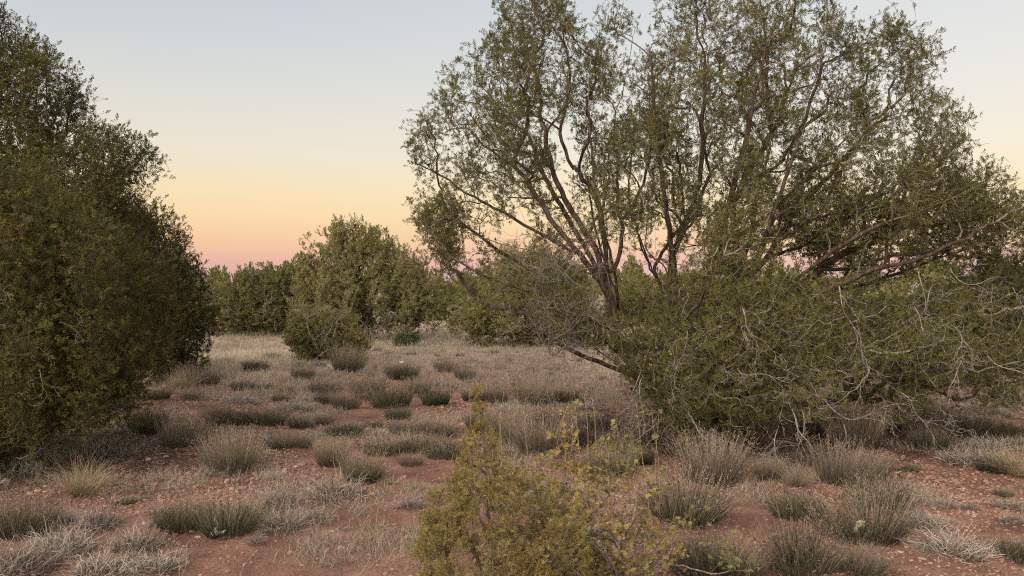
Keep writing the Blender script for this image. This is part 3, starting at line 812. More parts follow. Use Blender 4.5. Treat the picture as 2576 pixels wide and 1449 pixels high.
def spreading_juniper():
    D = 8.7; T = Tree()
    base = px(1700, 1092, D); base[2] = float(H(base[0], base[1])) - 0.05
    b = base.copy()
    def poly(pts, w=0.011): return T.polyline(PXL(D, pts), 0.09, w)
    T.polyline([b] + PXL(D, [(1660, 1000, 0), (1600, 920, -.05), (1555, 840, -.1), (1532, 740, -.1), (1490, 620, -.2), (1420, 530, -.2), (1392, 470, -.2), (1372, 380, -.2), (1352, 250, -.1), (1342, 130, 0), (1335, 40, 0)]), 0.09, 0.015)
    poly([(1532, 740, -.1), (1450, 640, -.3), (1385, 550, -.4), (1310, 460, -.5), (1240, 410, -.6), (1200, 358, -.6), (1150, 300, -.7), (1115, 250, -.7)])
    poly([(1200, 358, -.6), (1218, 318, -.6), (1240, 270, -.5)])
    poly([(1450, 640, -.3), (1300, 560, 0), (1190, 500, .1), (1090, 425, .1), (1045, 385, .1)])
    poly([(1480, 690, -.2), (1380, 650, -.5), (1260, 620, -.6), (1150, 590, -.7), (1080, 560, -.8)])
    poly([(1532, 740, -.1), (1522, 640, 0), (1520, 560, .1), (1490, 480, .2), (1455, 420, .2), (1420, 340, .3), (1440, 200, .4), (1430, 90, .4)])
    poly([(1545, 700, 0), (1575, 600, .2), (1565, 450, .3), (1555, 320, .3), (1570, 200, .2), (1600, 80, .2)])
    poly([(1570, 560, .2), (1640, 450, .5), (1660, 320, .6), (1660, 180, .6), (1650, 80, .5)])
    T.polyline([b + np.array([.1, .1, 0])] + PXL(D, [(1720, 950, .2), (1712, 800, .3), (1700, 650, .3), (1745, 520, .3), (1785, 420, .3), (1778, 300, .2), (1785, 150, .2), (1750, 20, .2)]), 0.09, 0.015)
    T.polyline([b + np.array([.25, .05, 0])] + PXL(D, [(1790, 960, .1), (1845, 800, .1), (1858, 640, .1), (1866, 520, .1), (1885, 430, 0), (1930, 350, 0), (1932, 200, 0), (1922, 50, 0)]), 0.09, 0.015)
    poly([(1880, 460, 0), (1960, 400, -.1), (2020, 280, -.2), (2055, 150, -.2), (2085, 10, -.2)])
    poly([(1930, 350, 0), (1985, 250, .2), (1990, 120, .3), (2010, 0, .3)])
    poly([(1860, 600, .1), (2000, 500, .4), (2110, 400, .5), (2190, 300, .5), (2205, 190, .5), (2235, 120, .5)])
    poly([(1858, 620, .1), (2010, 560, -.4), (2160, 500, -.7), (2290, 430, -.8), (2370, 395, -.9)])
    poly([(1850, 700, .1), (2000, 640, .6), (2200, 570, 1.0), (2330, 500, 1.2), (2400, 450, 1.2)])
    poly([(1820, 860, .1), (1950, 760, -.5), (2100, 690, -.7), (2250, 645, -.7), (2400, 570, -.7), (2500, 525, -.6), (2560, 500, -.6)])
    poly([(1800, 930, .1), (2000, 850, -.6), (2200, 800, -.9), (2400, 775, -.8), (2570, 740, -.7)])
    poly([(1800, 930, .1), (2000, 860, .8), (2200, 790, 1.4), (2420, 700, 1.6), (2560, 640, 1.6)])
    poly([(1780, 1000, .1), (1950, 945, -.8), (2150, 905, -1.2), (2330, 900, -1.1), (2480, 880, -.8)])
    poly([(1640, 960, 0), (1640, 860, -.8), (1680, 760, -1.3), (1720, 680, -1.5), (1750, 610, -1.4)])
    poly([(1560, 850, -.1), (1480, 800, -.6), (1380, 770, -.8), (1290, 750, -.8)])
    poly([(1700, 1000, 0), (1760, 900, -1.0), (1820, 780, -1.5), (1860, 680, -1.6)])
    poly([(1712, 800, .3), (1680, 650, 1.2), (1640, 480, 1.5), (1640, 330, 1.5), (1620, 200, 1.3)])
    poly([(1858, 640, .1), (1950, 500, 1.2), (2050, 380, 1.6), (2080, 250, 1.5)])
    poly([(1600, 900, 0), (1480, 760, 1.0), (1380, 620, 1.4), (1300, 480, 1.3), (1260, 350, 1.0)])
    for (ax, ay, az, bx, by, bz, tx, ty, tz) in [(1600, 930, 0, 1400, 760, -.5, 1130, 640, -.7), (1580, 900, 0, 1380, 700, .3, 1120, 520, .5), (1600, 940, 0, 1420, 830, -.5, 1230, 760, -.9), (1540, 760, 0, 1450, 560, .5, 1330, 300, .8),
                                                 (1560, 800, .1, 1500, 560, -.5, 1460, 250, -.8), (1720, 900, .2, 1660, 560, -.4, 1610, 200, -.7), (1730, 900, .2, 1790, 560, -.6, 1850, 200, -1.0), (1860, 700, .1, 1950, 460, .6, 2040, 200, .8),
                                                 (1860, 740, .1, 2030, 520, .3, 2200, 330, .2), (1850, 800, .1, 2070, 600, -.9, 2330, 480, -1.3), (1840, 840, .1, 2100, 660, .2, 2440, 480, .2), (1640, 960, .1, 1560, 700, .9, 1500, 420, 1.2),
                                                 (1700, 1000, 0, 1640, 760, -.9, 1590, 520, -1.2), (1850, 760, .1, 1900, 520, -.7, 1980, 260, -1.0), (1620, 960, 0, 1400, 860, -.3, 1260, 700, -.3), (1800, 930, .1, 2080, 760, .5, 2500, 620, .6)]:
        poly([(ax, ay, az), ((ax + bx) / 2 + 8, (ay + by) / 2 + 6, (az + bz) / 2), (bx, by, bz), ((bx + tx) / 2 - 6, (by + ty) / 2 + 10, (bz + tz) / 2), (tx, ty, tz)], .006)
    up = [(1035, 355), (1090, 225), (1180, 185), (1215, 125), (1265, 45), (1310, -5), (1400, 10), (1445, 40), (1480, 95), (1520, 60), (1600, 35), (1680, 60), (1740, -15), (1800, 30), (1850, 25), (1900, -30),
          (2110, -45), (2125, 100), (2150, 120), (2190, 95), (2255, 90), (2320, 200), (2350, 270), (2400, 385), (2430, 440), (2550, 490), (2590, 600), (2500, 690), (2100, 690), (1900, 620), (1600, 640),
          (1400, 660), (1250, 650), (1120, 620), (1060, 570), (1160, 490), (1090, 440)]
    low = [(1500, 830), (1590, 780), (1640, 670), (1750, 600), (1870, 640), (1960, 740), (2050, 690), (2130, 760), (2230, 700), (2320, 730), (2450, 650), (2620, 640), (2620, 950), (2420, 985), (2250, 990), (2080, 960), (1900, 1045), (1760, 1060), (1640, 1010), (1540, 930), (1480, 860)]
    holes = [(1450, 520, 60, .9), (1320, 620, 50, .6), (1480, 110, 35, .8), (1700, 90, 30, .6), (1850, 320, 50, .5), (1510, 670, 35, .7), (2280, 640, 60, .5), (2120, 250, 30, .6), (1520, 600, 40, .6)]
    c1 = clumps_in(up, D, 680, 1.5, 0.19, 0.15, 0.2, 0.25, 0.66, holes, .3, .6)
    # small clumps right on the outline keep its ragged edge
    for (x, y) in [(1032, 352), (1055, 375), (1045, 410), (1095, 232), (1100, 265), (1150, 240), (1205, 175), (1240, 120), (1272, 50), (1312, 12), (1345, 5), (1380, 25), (1440, 45), (1420, 70), (1515, 75), (1560, 60), (1610, 45), (1665, 65),
                   (1735, 5), (1760, 45), (1850, 50), (1895, 20), (2110, 20), (2118, 80), (2190, 105), (2225, 95), (2260, 110), (2300, 180), (2330, 250), (2350, 300), (2345, 350), (2400, 395), (2395, 440), (2430, 470), (2480, 490), (2540, 500), (2560, 540), (2500, 560), (1060, 550), (1075, 590), (1110, 620)]:
        p = px(x, y, D); p[1] += rng.uniform(-.4, .4); c1.append(p)
    nsm = 41
    c4 = clumps_in([(1470, 800), (1560, 780), (1700, 760), (1760, 1050), (1620, 1010), (1520, 940)], D, 22, .5, .2, -.75, 0, .5, .7, (), .2)
    c2 = clumps_in(low, D, 235, 1.7, 0.26, -0.1, 0.35, 0.45, 0.8, [(2000, 1000, 60, .6), (1950, 820, 40, .5), (1535, 735, 30, .5), (2150, 720, 60, .5)], .35)
    c3 = clumps_in([(1090, 590), (1250, 640), (1430, 650), (1480, 720), (1500, 880), (1440, 880), (1330, 830), (1200, 770), (1100, 690)], D, 75, .9, .2, -.2, 0, .3, .8, (), .3)
    c5 = clumps_in([(1690, 700), (1730, 560), (1800, 520), (1890, 560), (1930, 700), (1850, 800), (1740, 790)], D, 34, .5, .2, -1.1, 0, .5, .7, (), .2)
    c5 += clumps_in([(1960, 500), (2200, 420), (2420, 440), (2480, 600), (2300, 650), (2050, 620)], D, 60, 1.0, .19, .1, 0, .4, .7, (), .2)
    c5 += clumps_in([(2380, 520), (2440, 470), (2500, 500), (2580, 500), (2640, 620), (2640, 740), (2420, 700)], D, 48, .9, .18, -.2, 0, .4, .7, (), .1)
    c5 += clumps_in([(2050, 880), (2250, 860), (2500, 860), (2620, 850), (2620, 1000), (2400, 1010), (2200, 1020), (2080, 980)], D, 44, .8, .2, -.4, 0, .4, .7, (), .2)
    c5 += clumps_in([(1040, 540), (1150, 470), (1300, 530), (1400, 620), (1300, 670), (1100, 650)], D, 24, .9, .16, -.1, 0, .4, .7, (), .1)
    cen = c1 + c2 + c3 + c4 + c5
    n1 = len(c1)
    tips = tip_cloud(c1[:n1 - nsm], 36, 0.20, 1.4, b + np.array([0, 0, 1.6])) + tip_cloud(c1[n1 - nsm:], 20, 0.13, 1.2) + tip_cloud(c2, 46, 0.25, 1.0, b + np.array([0, 0, 1.5])) + tip_cloud(c3, 17, 0.17, 0.9) + tip_cloud(c4, 44, 0.22, 1.0) + tip_cloud(c5, 36, 0.2, 1.1)
    tid = T.grow(cen, tips, 0.5)
    root = finish_tree('spreading_juniper', T, tid, base, M_JUN, M_BARK, M_TWIG, SPRAY, 0.060, 0.0018, 2, 0.8, 2.3, 0.09,
                       'tall spreading many-stemmed juniper with open crown filling the right half', 'tree', None, 0.010, drop=0.10)
    # bleached dead branches that droop out of the crown
    for (x, y, z, dx, dz, ln, r) in [(1740, 760, -1.6, .0, -.9, .8, .010), (1725, 880, -1.7, .1, -1, .7, .011), (1850, 960, -1.7, .1, -1, .85, .013), (1900, 940, -1.6, .4, -.8, .9, .012), (1960, 720, -1.3, .1, -1, .8, .010),
                                     (2110, 690, -1.4, -.1, -1, .7, .010), (2000, 880, -1.5, .2, -.9, .8, .012), (2090, 760, -1.5, .1, -1, .7, .010), (2170, 800, -1.5, .5, -.8, .8, .010), (2250, 860, -1.4, .4, -.8, .8, .011),
                                     (2330, 720, -1.2, .1, -1, .6, .009), (1650, 980, -1.3, .5, -.7, .8, .012), (1820, 1000, -1.5, .0, -1, .6, .010), (1560, 900, -1.1, -.3, -.8, .6, .009), (2420, 800, -1.1, .3, -.8, .8, .010),
                                     (1960, 1000, -1.4, .4, -.7, .8, .010), (2060, 930, -1.5, .6, -.6, .8, .010), (1640, 800, -1.5, -.2, -.9, .6, .009), (1700, 640, -1.5, -.2, -.6, .5, .008), (2200, 680, -1.2, .4, -.6, .7, .010)]:
        for k in range(1 + (rng.random() < .25)):
            p = px(x + 60 * k * rng.uniform(-1, 1), y + 40 * k * rng.uniform(-1, 1), D) + np.array([0, z - .3, 0])
            add_dead(root, p, (dx + rng.normal(0, .25), -.35, dz + rng.normal(0, .2)), ln * rng.uniform(.5, .8), r * .62, 0.8, 5)
    for (x, y, z, dx, dz, ln, r) in [(1440, 720, -.6, -1, -.05, 1.5, .015), (1470, 780, -.7, -1, -.0, 1.6, .014), (1450, 690, -.4, -1, .02, 1.4, .012), (1480, 860, -.5, -1, -.35, .9, .012),
                                     (1500, 810, -.5, -1, -.2, 1.3, .014), (1350, 640, -.6, -.8, .35, .8, .009), (1620, 960, -.9, -1, .1, 1.0, .011), (1640, 1010, -1.0, -1, -.05, 1.1, .011), (1650, 1030, -.9, -.9, -.25, .7, .009)]:
        p = px(x, y, D) + np.array([0, z, 0]); add_dead(root, p, (dx, -.25, dz), ln * .85, r * .62, 0.2, 8, M_TWIG)
    return root
spreading_juniper()

def bushy(name, label, D, basepx, limbs, polys, fol, ssize, protos, r0=0.0016, per_tip=2, rmax=.12, group=None, drop=0.0, flat=1.2, deads=(), cat='tree', up=.5, bark=None, yground=None):
    T = Tree(); base = px(basepx[0], basepx[1], D)
    base[2] = float(H(base[0], base[1])) - 0.04
    for i, lb in enumerate(limbs):
        pts = PXL(D, lb)
        if i == 0 or lb[0][1] >= basepx[1] - 8: pts = [base + np.array([0.05 * i, 0, 0])] + pts[1:]
        T.polyline(pts, 0.09 * max(1, D / 10), 0.015)
    cen = []; tips = []
    for (poly, K, thick, rad, ntip, dc, fr, mind) in polys:
        c = clumps_in(poly, D, K, thick, rad, dc, .35, fr, mind, lobes=1.1 if 5 < D < 13 else .3, snap=0 if cat != 'tree' else (.5 if D < 16 else .18), plume=.5 if D < 16 else .75)
        cen += c; tips += tip_cloud(c, ntip, rad, flat, base + np.array([0, 0, .6]))
    tid = T.grow(cen, tips, .5, 0.05 * max(1, D / 9))
    for k in range(len(T.P)):
        if T.P[k][2] < 0.02: T.P[k][2] = 0.02 + abs(T.P[k][2]) * .1
    root = finish_tree(name, T, tid, base, fol, bark or M_BARK, M_BARK if fol in (M_JUN_DARK, M_JUN_GREEN) else M_TWIG, protos, ssize, r0, per_tip, up, 2.3, rmax, label, cat, group, 0.010, drop=drop)
    for (x, y, z, d, ln, r, dr, fk) in deads:
        add_dead(root, px(x, y, D) + np.array([0, z, 0]), d, ln * (.6 if D < 14 else 1), r * (.75 if D < 14 else 1), dr, fk, M_DEAD if r > .009 else M_TWIG)
    return root

# left side: tall juniper at the frame edge, dense low one before it, tapering one behind
bushy('tall_juniper', 'tall dark juniper with leaning limbs at the left edge', 9.6, (-60, 1060),
      [[(-60, 1060), (-80, 860), (-40, 700), (40, 560), (95, 440), (130, 300), (150, 190)], [(-80, 860), (-120, 600), (-60, 350), (0, 180), (30, 70)], [(-40, 700), (100, 620), (220, 520), (310, 420)],
       [(-60, 900), (60, 800), (200, 700), (330, 620)], [(95, 440), (180, 380), (220, 280)], [(-120, 600), (-250, 400), (-260, 150)]],
      [([(-160, 40), (-100, -40), (-20, 10), (35, 28), (60, 75), (75, 120), (120, 145), (195, 175), (228, 240), (245, 300), (300, 335), (340, 365), (355, 405), (335, 480), (345, 540), (340, 660), (100, 700), (-160, 720)], 380, 1.2, .21, 44, 0, .45, .62),
       ([(-120, 600), (330, 560), (345, 740), (250, 880), (-120, 900)], 70, 1.1, .26, 44, 0, .4, .72)],
      M_JUN_DARK, .088, SPRAY, r0=.0014, per_tip=1)
bushy('dense_juniper', 'dense low olive-brown juniper with foliage to the ground, bottom of left edge', 7.3, (40, 1165),
      [[(40, 1165), (60, 1000), (90, 800), (95, 600), (90, 450)], [(60, 1000), (160, 850), (240, 700), (250, 600)], [(60, 1050), (200, 950), (320, 850)], [(60, 1000), (-60, 850), (-100, 650)], [(50, 1100), (180, 1040), (260, 1030)], [(50, 1100), (-60, 1050), (-120, 950)]],
      [([(-200, 560), (-60, 480), (60, 420), (95, 402), (140, 450), (160, 540), (230, 555), (290, 600), (330, 660), (365, 760), (385, 860), (365, 930), (300, 985), (270, 1040), (250, 1090), (150, 1080), (0, 1120), (-200, 1120)], 330, 1.25, .23, 60, 0, .55, .72),
       ([(-150, 900), (330, 900), (320, 1020), (260, 1110), (60, 1150), (-150, 1150)], 110, 1.0, .18, 46, -.2, .55, .65)],
      M_JUN_DARK, .074, SPRAY, r0=.0012, per_tip=1,
      deads=[(0, 790, -1.2, (.9, -.3, -.1), .6, .010, .2, 5), (60, 720, -1.3, (.6, -.4, .3), .5, .007, .2, 5), (180, 840, -1.3, (.7, -.4, -.1), .5, .007, .2, 5), (150, 700, -1.25, (.6, -.4, -.4), .5, .006, .4, 5), (260, 900, -1.0, (.6, -.4, -.2), .4, .006, .2, 4),
             (20, 900, -1.3, (.7, -.3, -.2), .5, .007, .3, 5), (120, 620, -1.2, (.7, -.5, .1), .45, .006, .2, 4), (100, 1080, -.8, (1, -.5, -.05), .8, .007, .1, 6), (160, 1110, -.7, (1, -.4, .02), .7, .006, .05, 6), (60, 1130, -.6, (.5, -.8, .03), .7, .007, .05, 6), (0, 1120, -.8, (.9, -.5, -.02), .7, .007, .05, 6),
             (220, 760, -1.2, (.7, -.4, .3), .4, .005, .2, 4), (30, 660, -1.2, (.5, -.4, -.5), .5, .006, .4, 4), (290, 800, -.9, (.8, -.3, .1), .4, .005, .1, 4)])
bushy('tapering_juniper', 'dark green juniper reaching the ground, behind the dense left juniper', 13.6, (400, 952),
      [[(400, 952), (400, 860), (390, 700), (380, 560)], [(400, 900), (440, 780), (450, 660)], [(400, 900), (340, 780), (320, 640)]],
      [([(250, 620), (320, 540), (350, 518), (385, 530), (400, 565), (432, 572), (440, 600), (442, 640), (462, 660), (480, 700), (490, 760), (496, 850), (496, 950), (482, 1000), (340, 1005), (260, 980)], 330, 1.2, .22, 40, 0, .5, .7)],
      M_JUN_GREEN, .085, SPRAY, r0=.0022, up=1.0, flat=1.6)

# middle distance
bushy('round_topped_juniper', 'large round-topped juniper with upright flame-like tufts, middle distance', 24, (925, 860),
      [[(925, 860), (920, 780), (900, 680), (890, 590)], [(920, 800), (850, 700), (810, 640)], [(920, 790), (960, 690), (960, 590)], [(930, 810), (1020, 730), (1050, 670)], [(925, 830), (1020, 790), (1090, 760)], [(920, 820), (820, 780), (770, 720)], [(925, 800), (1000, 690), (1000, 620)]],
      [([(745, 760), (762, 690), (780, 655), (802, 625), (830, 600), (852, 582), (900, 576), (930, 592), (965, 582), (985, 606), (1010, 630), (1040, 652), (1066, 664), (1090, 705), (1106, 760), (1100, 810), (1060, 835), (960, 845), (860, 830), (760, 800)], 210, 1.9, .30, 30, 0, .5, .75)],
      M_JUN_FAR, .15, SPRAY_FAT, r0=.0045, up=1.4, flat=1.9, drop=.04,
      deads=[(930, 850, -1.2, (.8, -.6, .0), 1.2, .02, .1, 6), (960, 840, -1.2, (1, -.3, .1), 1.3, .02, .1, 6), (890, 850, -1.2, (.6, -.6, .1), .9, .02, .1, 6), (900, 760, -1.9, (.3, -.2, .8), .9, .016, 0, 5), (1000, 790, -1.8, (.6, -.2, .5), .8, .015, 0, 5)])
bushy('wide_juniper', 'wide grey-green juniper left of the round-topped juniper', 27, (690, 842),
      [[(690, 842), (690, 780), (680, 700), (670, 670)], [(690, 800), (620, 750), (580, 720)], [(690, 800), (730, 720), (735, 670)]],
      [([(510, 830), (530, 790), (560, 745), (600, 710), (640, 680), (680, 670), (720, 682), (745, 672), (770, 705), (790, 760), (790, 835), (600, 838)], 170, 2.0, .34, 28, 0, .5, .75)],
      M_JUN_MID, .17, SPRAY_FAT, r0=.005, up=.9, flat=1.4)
bushy('round_bush', 'round juniper bush with bare bleached sticks at its centre', 17, (835, 912),
      [[(835, 912), (830, 860), (820, 800)], [(835, 880), (780, 840), (750, 800)], [(835, 880), (890, 850), (910, 830)]],
      [([(735, 850), (738, 800), (765, 778), (800, 785), (830, 790), (860, 790), (900, 815), (925, 850), (930, 880), (905, 905), (835, 914), (770, 902), (742, 880)], 150, .85, .18, 34, 0, .6, .7)],
      M_JUN_FAR, .10, SPRAY_FAT, r0=.003, up=.8, flat=1.3, cat='bush',
      deads=[(825, 850, -1.1, (-.1, -.3, 1), .75, .020, -.3, 6), (848, 850, -1.1, (.3, -.3, 1), .7, .018, -.3, 6), (860, 840, -.85, (.6, -.2, .8), .55, .012, -.2, 5), (825, 870, -.95, (-.3, -.3, .6), .5, .012, -.2, 5), (850, 870, -.95, (.1, -.6, -.2), .4, .010, .2, 4)])
bushy('green_shrub', 'small bright green shrub on the pale grass right of the round bush', 21, (1025, 874),
      [[(1025, 874), (1025, 860), (1025, 850)]],
      [([(992, 862), (1000, 845), (1025, 840), (1050, 846), (1062, 862), (1050, 874), (1000, 874)], 40, .35, .12, 26, 0, .5, .6)],
      M_BRIGHT, .09, SPRAY_FAT, r0=.003, cat='shrub')
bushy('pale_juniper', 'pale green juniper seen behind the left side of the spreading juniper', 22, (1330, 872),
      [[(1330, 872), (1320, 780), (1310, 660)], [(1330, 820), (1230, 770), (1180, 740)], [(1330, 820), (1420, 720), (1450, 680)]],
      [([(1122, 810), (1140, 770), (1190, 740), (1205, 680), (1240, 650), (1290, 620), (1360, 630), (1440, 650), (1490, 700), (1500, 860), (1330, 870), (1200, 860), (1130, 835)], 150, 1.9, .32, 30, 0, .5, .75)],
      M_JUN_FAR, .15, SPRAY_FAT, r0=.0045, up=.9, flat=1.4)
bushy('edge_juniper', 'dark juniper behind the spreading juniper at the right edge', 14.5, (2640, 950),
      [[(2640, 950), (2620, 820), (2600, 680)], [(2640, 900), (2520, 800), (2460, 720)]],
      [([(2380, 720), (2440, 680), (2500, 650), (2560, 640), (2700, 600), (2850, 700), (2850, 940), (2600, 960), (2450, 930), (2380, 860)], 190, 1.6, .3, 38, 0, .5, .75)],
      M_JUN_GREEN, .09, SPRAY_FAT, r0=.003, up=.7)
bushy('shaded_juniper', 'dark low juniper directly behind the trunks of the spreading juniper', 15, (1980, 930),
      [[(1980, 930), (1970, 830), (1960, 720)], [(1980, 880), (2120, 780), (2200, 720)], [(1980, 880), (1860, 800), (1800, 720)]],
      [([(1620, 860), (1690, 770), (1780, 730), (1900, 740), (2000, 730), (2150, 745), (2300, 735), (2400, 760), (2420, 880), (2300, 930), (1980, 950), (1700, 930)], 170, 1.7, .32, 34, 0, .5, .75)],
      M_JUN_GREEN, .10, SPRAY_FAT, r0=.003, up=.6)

# far junipers: two shapes, copied with their parts
def copy_tree(o, parent=None):
    c = o.copy(); COL.objects.link(c)
    if parent is not None: c.parent = parent
    for ch in [k for k in o.children]: copy_tree(ch, c)
    return c
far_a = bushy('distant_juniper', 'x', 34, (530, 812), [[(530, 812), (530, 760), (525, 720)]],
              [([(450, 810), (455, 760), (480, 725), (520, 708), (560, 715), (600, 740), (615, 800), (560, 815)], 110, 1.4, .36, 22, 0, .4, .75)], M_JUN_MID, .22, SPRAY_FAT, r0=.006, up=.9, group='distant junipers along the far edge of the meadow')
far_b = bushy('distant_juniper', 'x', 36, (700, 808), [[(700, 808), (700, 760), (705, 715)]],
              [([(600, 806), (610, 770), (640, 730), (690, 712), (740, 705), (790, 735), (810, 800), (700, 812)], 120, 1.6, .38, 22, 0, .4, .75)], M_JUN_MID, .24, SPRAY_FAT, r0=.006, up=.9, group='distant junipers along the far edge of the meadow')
FAR = [(far_a, 500, 36, 0.55, 'distant juniper peeping past the tapering dark juniper'), (far_b, 560, 46, .7, 'distant juniper low behind the left flank of the wide juniper'), (far_a, 520, 62, 1.0, 'farthest juniper top between the dark left trees and the wide juniper'),
       (far_b, 1110, 44, 1.0, 'distant juniper right behind the gap beside the round-topped juniper'), (far_a, 1150, 38, 0.95, 'distant juniper just left of the pale green juniper'), (far_b, 1210, 60, 1.3, 'farthest juniper top beside the bare left twigs'),
       (far_a, 450, 30, .6, 'distant juniper hidden mostly by the tapering dark juniper'), (far_b, 1060, 40, 1.05, 'distant juniper behind the right flank of the round-topped juniper'), (far_a, 1600, 32, .8, 'distant juniper seen through the twigs by the leftmost trunk'),
       (far_b, 1760, 36, .8, 'distant juniper seen through the middle trunks'), (far_a, 2000, 34, .8, 'distant juniper seen right of the middle trunks'), (far_b, 2200, 38, .85, 'distant juniper seen through the low right limbs'),
       (far_a, 2400, 33, 1.1, 'distant juniper behind the right limb tips'), (far_b, 2560, 30, 1.1, 'distant juniper at the right edge behind the limb tips'), (far_b, 780, 48, 1.05, 'distant juniper filling in behind the wide and round-topped junipers'),
       (far_a, 640, 52, 1.1, 'distant juniper behind the top of the wide juniper'), (far_a, 1330, 46, 1.1, 'distant juniper behind the pale green juniper'), (far_b, 120, 26, 1.1, 'juniper glimpsed through the tall left juniper'), (far_a, -60, 30, 1.2, 'juniper glimpsed at the far left edge')]
used = set()
for (src, x, d, s, lab) in FAR:
    o = src if src.name not in used else copy_tree(src)
    if o is src: used.add(src.name)
    X = (x - CX) / F_PX * d
    o.location = (X, d, float(H0(X, d)) - 0.05); o.scale = (s * rng.uniform(1, 1.3), s, s * rng.uniform(.62, 1.0)); o.rotation_euler = (0, 0, rng.uniform(-0.6, 0.6))
    tag(o, lab, 'tree', 'distant junipers along the far edge of the meadow')
# a wooded rim beyond, no single tree readable
def far_wood():
    a = Acc(); n = 5200
    ang = rng.uniform(-0.66, 0.66, n); r = rng.uniform(75, 130, n)
    hmax = 2.5 + 1.3 * vnoise(ang * 60, r * 0, 71) + 0.7 * vnoise(ang * 170, r * 0, 72)
    z = hmax * rng.random(n) ** 0.6
    pos = np.stack([np.sin(ang) * r, np.cos(ang) * r, z], 1)
    place_sprays(a, pos, np.array([0, 0, 1.0]) + rng.normal(0, .3, (n, 3)), rng.uniform(.9, 1.7, n), np.clip(rng.normal(.45, .2, n), 0, 1), SPRAY_FAT)
    tag(link('far_woodland', a.mesh('far_woodland', M_JUN_MID)), 'low line of far junipers along the horizon', None, None, 'stuff')
far_wood()

# ------------------------------------------------------------------ foreground sapling and spiny bush
bushy('juniper_sapling', 'yellow-green juniper sapling with a thin spire in the foreground', 3.75, (1235, 1583),
      [[(1235, 1583), (1230, 1400), (1215, 1250), (1205, 1120), (1200, 1020), (1198, 915)], [(1230, 1420), (1150, 1360), (1100, 1300)], [(1230, 1450), (1320, 1360), (1350, 1290)], [(1215, 1250), (1260, 1180), (1245, 1100)], [(1230, 1380), (1180, 1280), (1165, 1200)], [(1230, 1480), (1380, 1430), (1430, 1380)], [(1230, 1500), (1120, 1450), (1060, 1400)], [(1220, 1300), (1290, 1230), (1330, 1190)]],
      [([(1185, 1050), (1200, 1035), (1215, 1050), (1235, 1060), (1250, 1030), (1262, 1080), (1258, 1150), (1310, 1170), (1350, 1150), (1370, 1210), (1440, 1270), (1480, 1380), (1490, 1560), (1030, 1560), (1040, 1420), (1070, 1300), (1115, 1265), (1150, 1180), (1140, 1140), (1165, 1080), (1160, 1050)], 275, .32, .045, 24, 0, .5, .8),
       ([(1180, 1080), (1192, 960), (1198, 905), (1206, 960), (1222, 1080)], 18, .05, .016, 7, 0, 0, .6)],
      M_SAP, .026, SPRAY, r0=.0011, up=.6, rmax=.009, bark=M_BARK, cat='sapling', per_tip=2)

def leaf_mesh(acc, p, d, s, tint):
    """spiny-toothed leaflet, slightly folded"""
    d = norm(d); up = norm(rng.normal(0, 1, 3) * .5 + np.array([0, -.4, 1])); sd = norm(np.cross(d, up)); nn = np.cross(sd, d)
    w = [0, .08, .50, .10, .55, .09, .36, .04, 0]; l = [0, .12, .22, .40, .52, .66, .74, .86, 1.1]
    V = [p + d * s * l[k] for k in (0, 3, 5, 8)]
    V = [p + d * s * .0, p + d * s * 1.15]; F = []
    for sg in (-1, 1):
        o = len(V)
        for k in range(1, 8): V.append(p + d * s * l[k] + sd * sg * s * w[k] + nn * s * w[k] * .35)
        c = [0] + list(range(o, o + 7)) + [1]
        m = len(V); V.append(p + d * s * .5)
        for a_, b_ in zip(c[:-1], c[1:]): F.append((m, a_, b_))
    acc.add(np.array(V), np.array(F), tint)
def spiny_bush():
    D = 3.95; T = Tree(); base = px(1560, 1540, D); base[2] = float(H(base[0], base[1])) - .02
    canes = [[(1560, 1400), (1590, 1270), (1600, 1160), (1605, 1060)], [(1540, 1420), (1480, 1330), (1430, 1240), (1440, 1130), (1450, 1075)], [(1560, 1400), (1500, 1290), (1490, 1210), (1540, 1130)],
             [(1560, 1440), (1620, 1330), (1640, 1250), (1680, 1180)], [(1500, 1440), (1400, 1370), (1360, 1280), (1340, 1180)], [(1600, 1440), (1680, 1380), (1720, 1290)], [(1480, 1440), (1420, 1400), (1380, 1440)],
             [(1600, 1450), (1700, 1430), (1800, 1420), (1850, 1390)], [(1440, 1350), (1520, 1330), (1560, 1300)], [(1450, 1440), (1350, 1410), (1290, 1360)], [(1430, 1250), (1500, 1240), (1560, 1215)], [(1380, 1300), (1330, 1240), (1260, 1220)]]
    for i, c in enumerate(canes):
        pts = [p + np.array([0, rng.uniform(-.18, .18), 0]) for p in PXL(D, c)]
        if i < 8 or i == 9: pts = [base + rng.normal(0, .02, 3) * np.array([1, 1, 0])] + pts
        T.polyline(pts, .035, .006, attach=i > 0)
    cen = []; nn = len(T.P)
    picks = rng.choice(np.arange(12, nn), 240)
    for i in picks:
        cen.append(T.P[i] + rng.normal(0, .045, 3) + np.array([0, 0, .02]))
    tips = [c + rng.normal(0, .035, (rng.integers(3, 7), 3)) for c in cen]
    tid = T.grow(cen, tips, .2, .03, 2)
    rad, par = T.radii(.0011, 2.4, .012); P_ = np.array(T.P) - base
    root = empty('spiny_bush', base); tag(root, 'spiny-leaved straggly bush with yellowing holly-like leaves beside the sapling', 'bush')
    a = Acc(); tube_mesh(a, P_, par, rad, rad > 0, 5); link('canes', a.mesh('canes', M_TWIG, True), root)
    a = Acc()
    hi = base[2] + .15
    for t_ in tid:
        if T.P[t_][2] < hi: continue
        tn = rng.random() * .6 + (.3 if rng.random() < .3 else 0)
        for k in range(rng.integers(3, 6)):
            d = norm(T.dir[t_] + rng.normal(0, .75, 3)); p = P_[t_] + rng.normal(0, .008, 3)
            leaf_mesh(a, p, d, rng.uniform(.015, .030), min(1, tn + rng.normal(0, .1)))
    link('leaves', a.mesh('leaves', M_BARB), root)
spiny_bush()

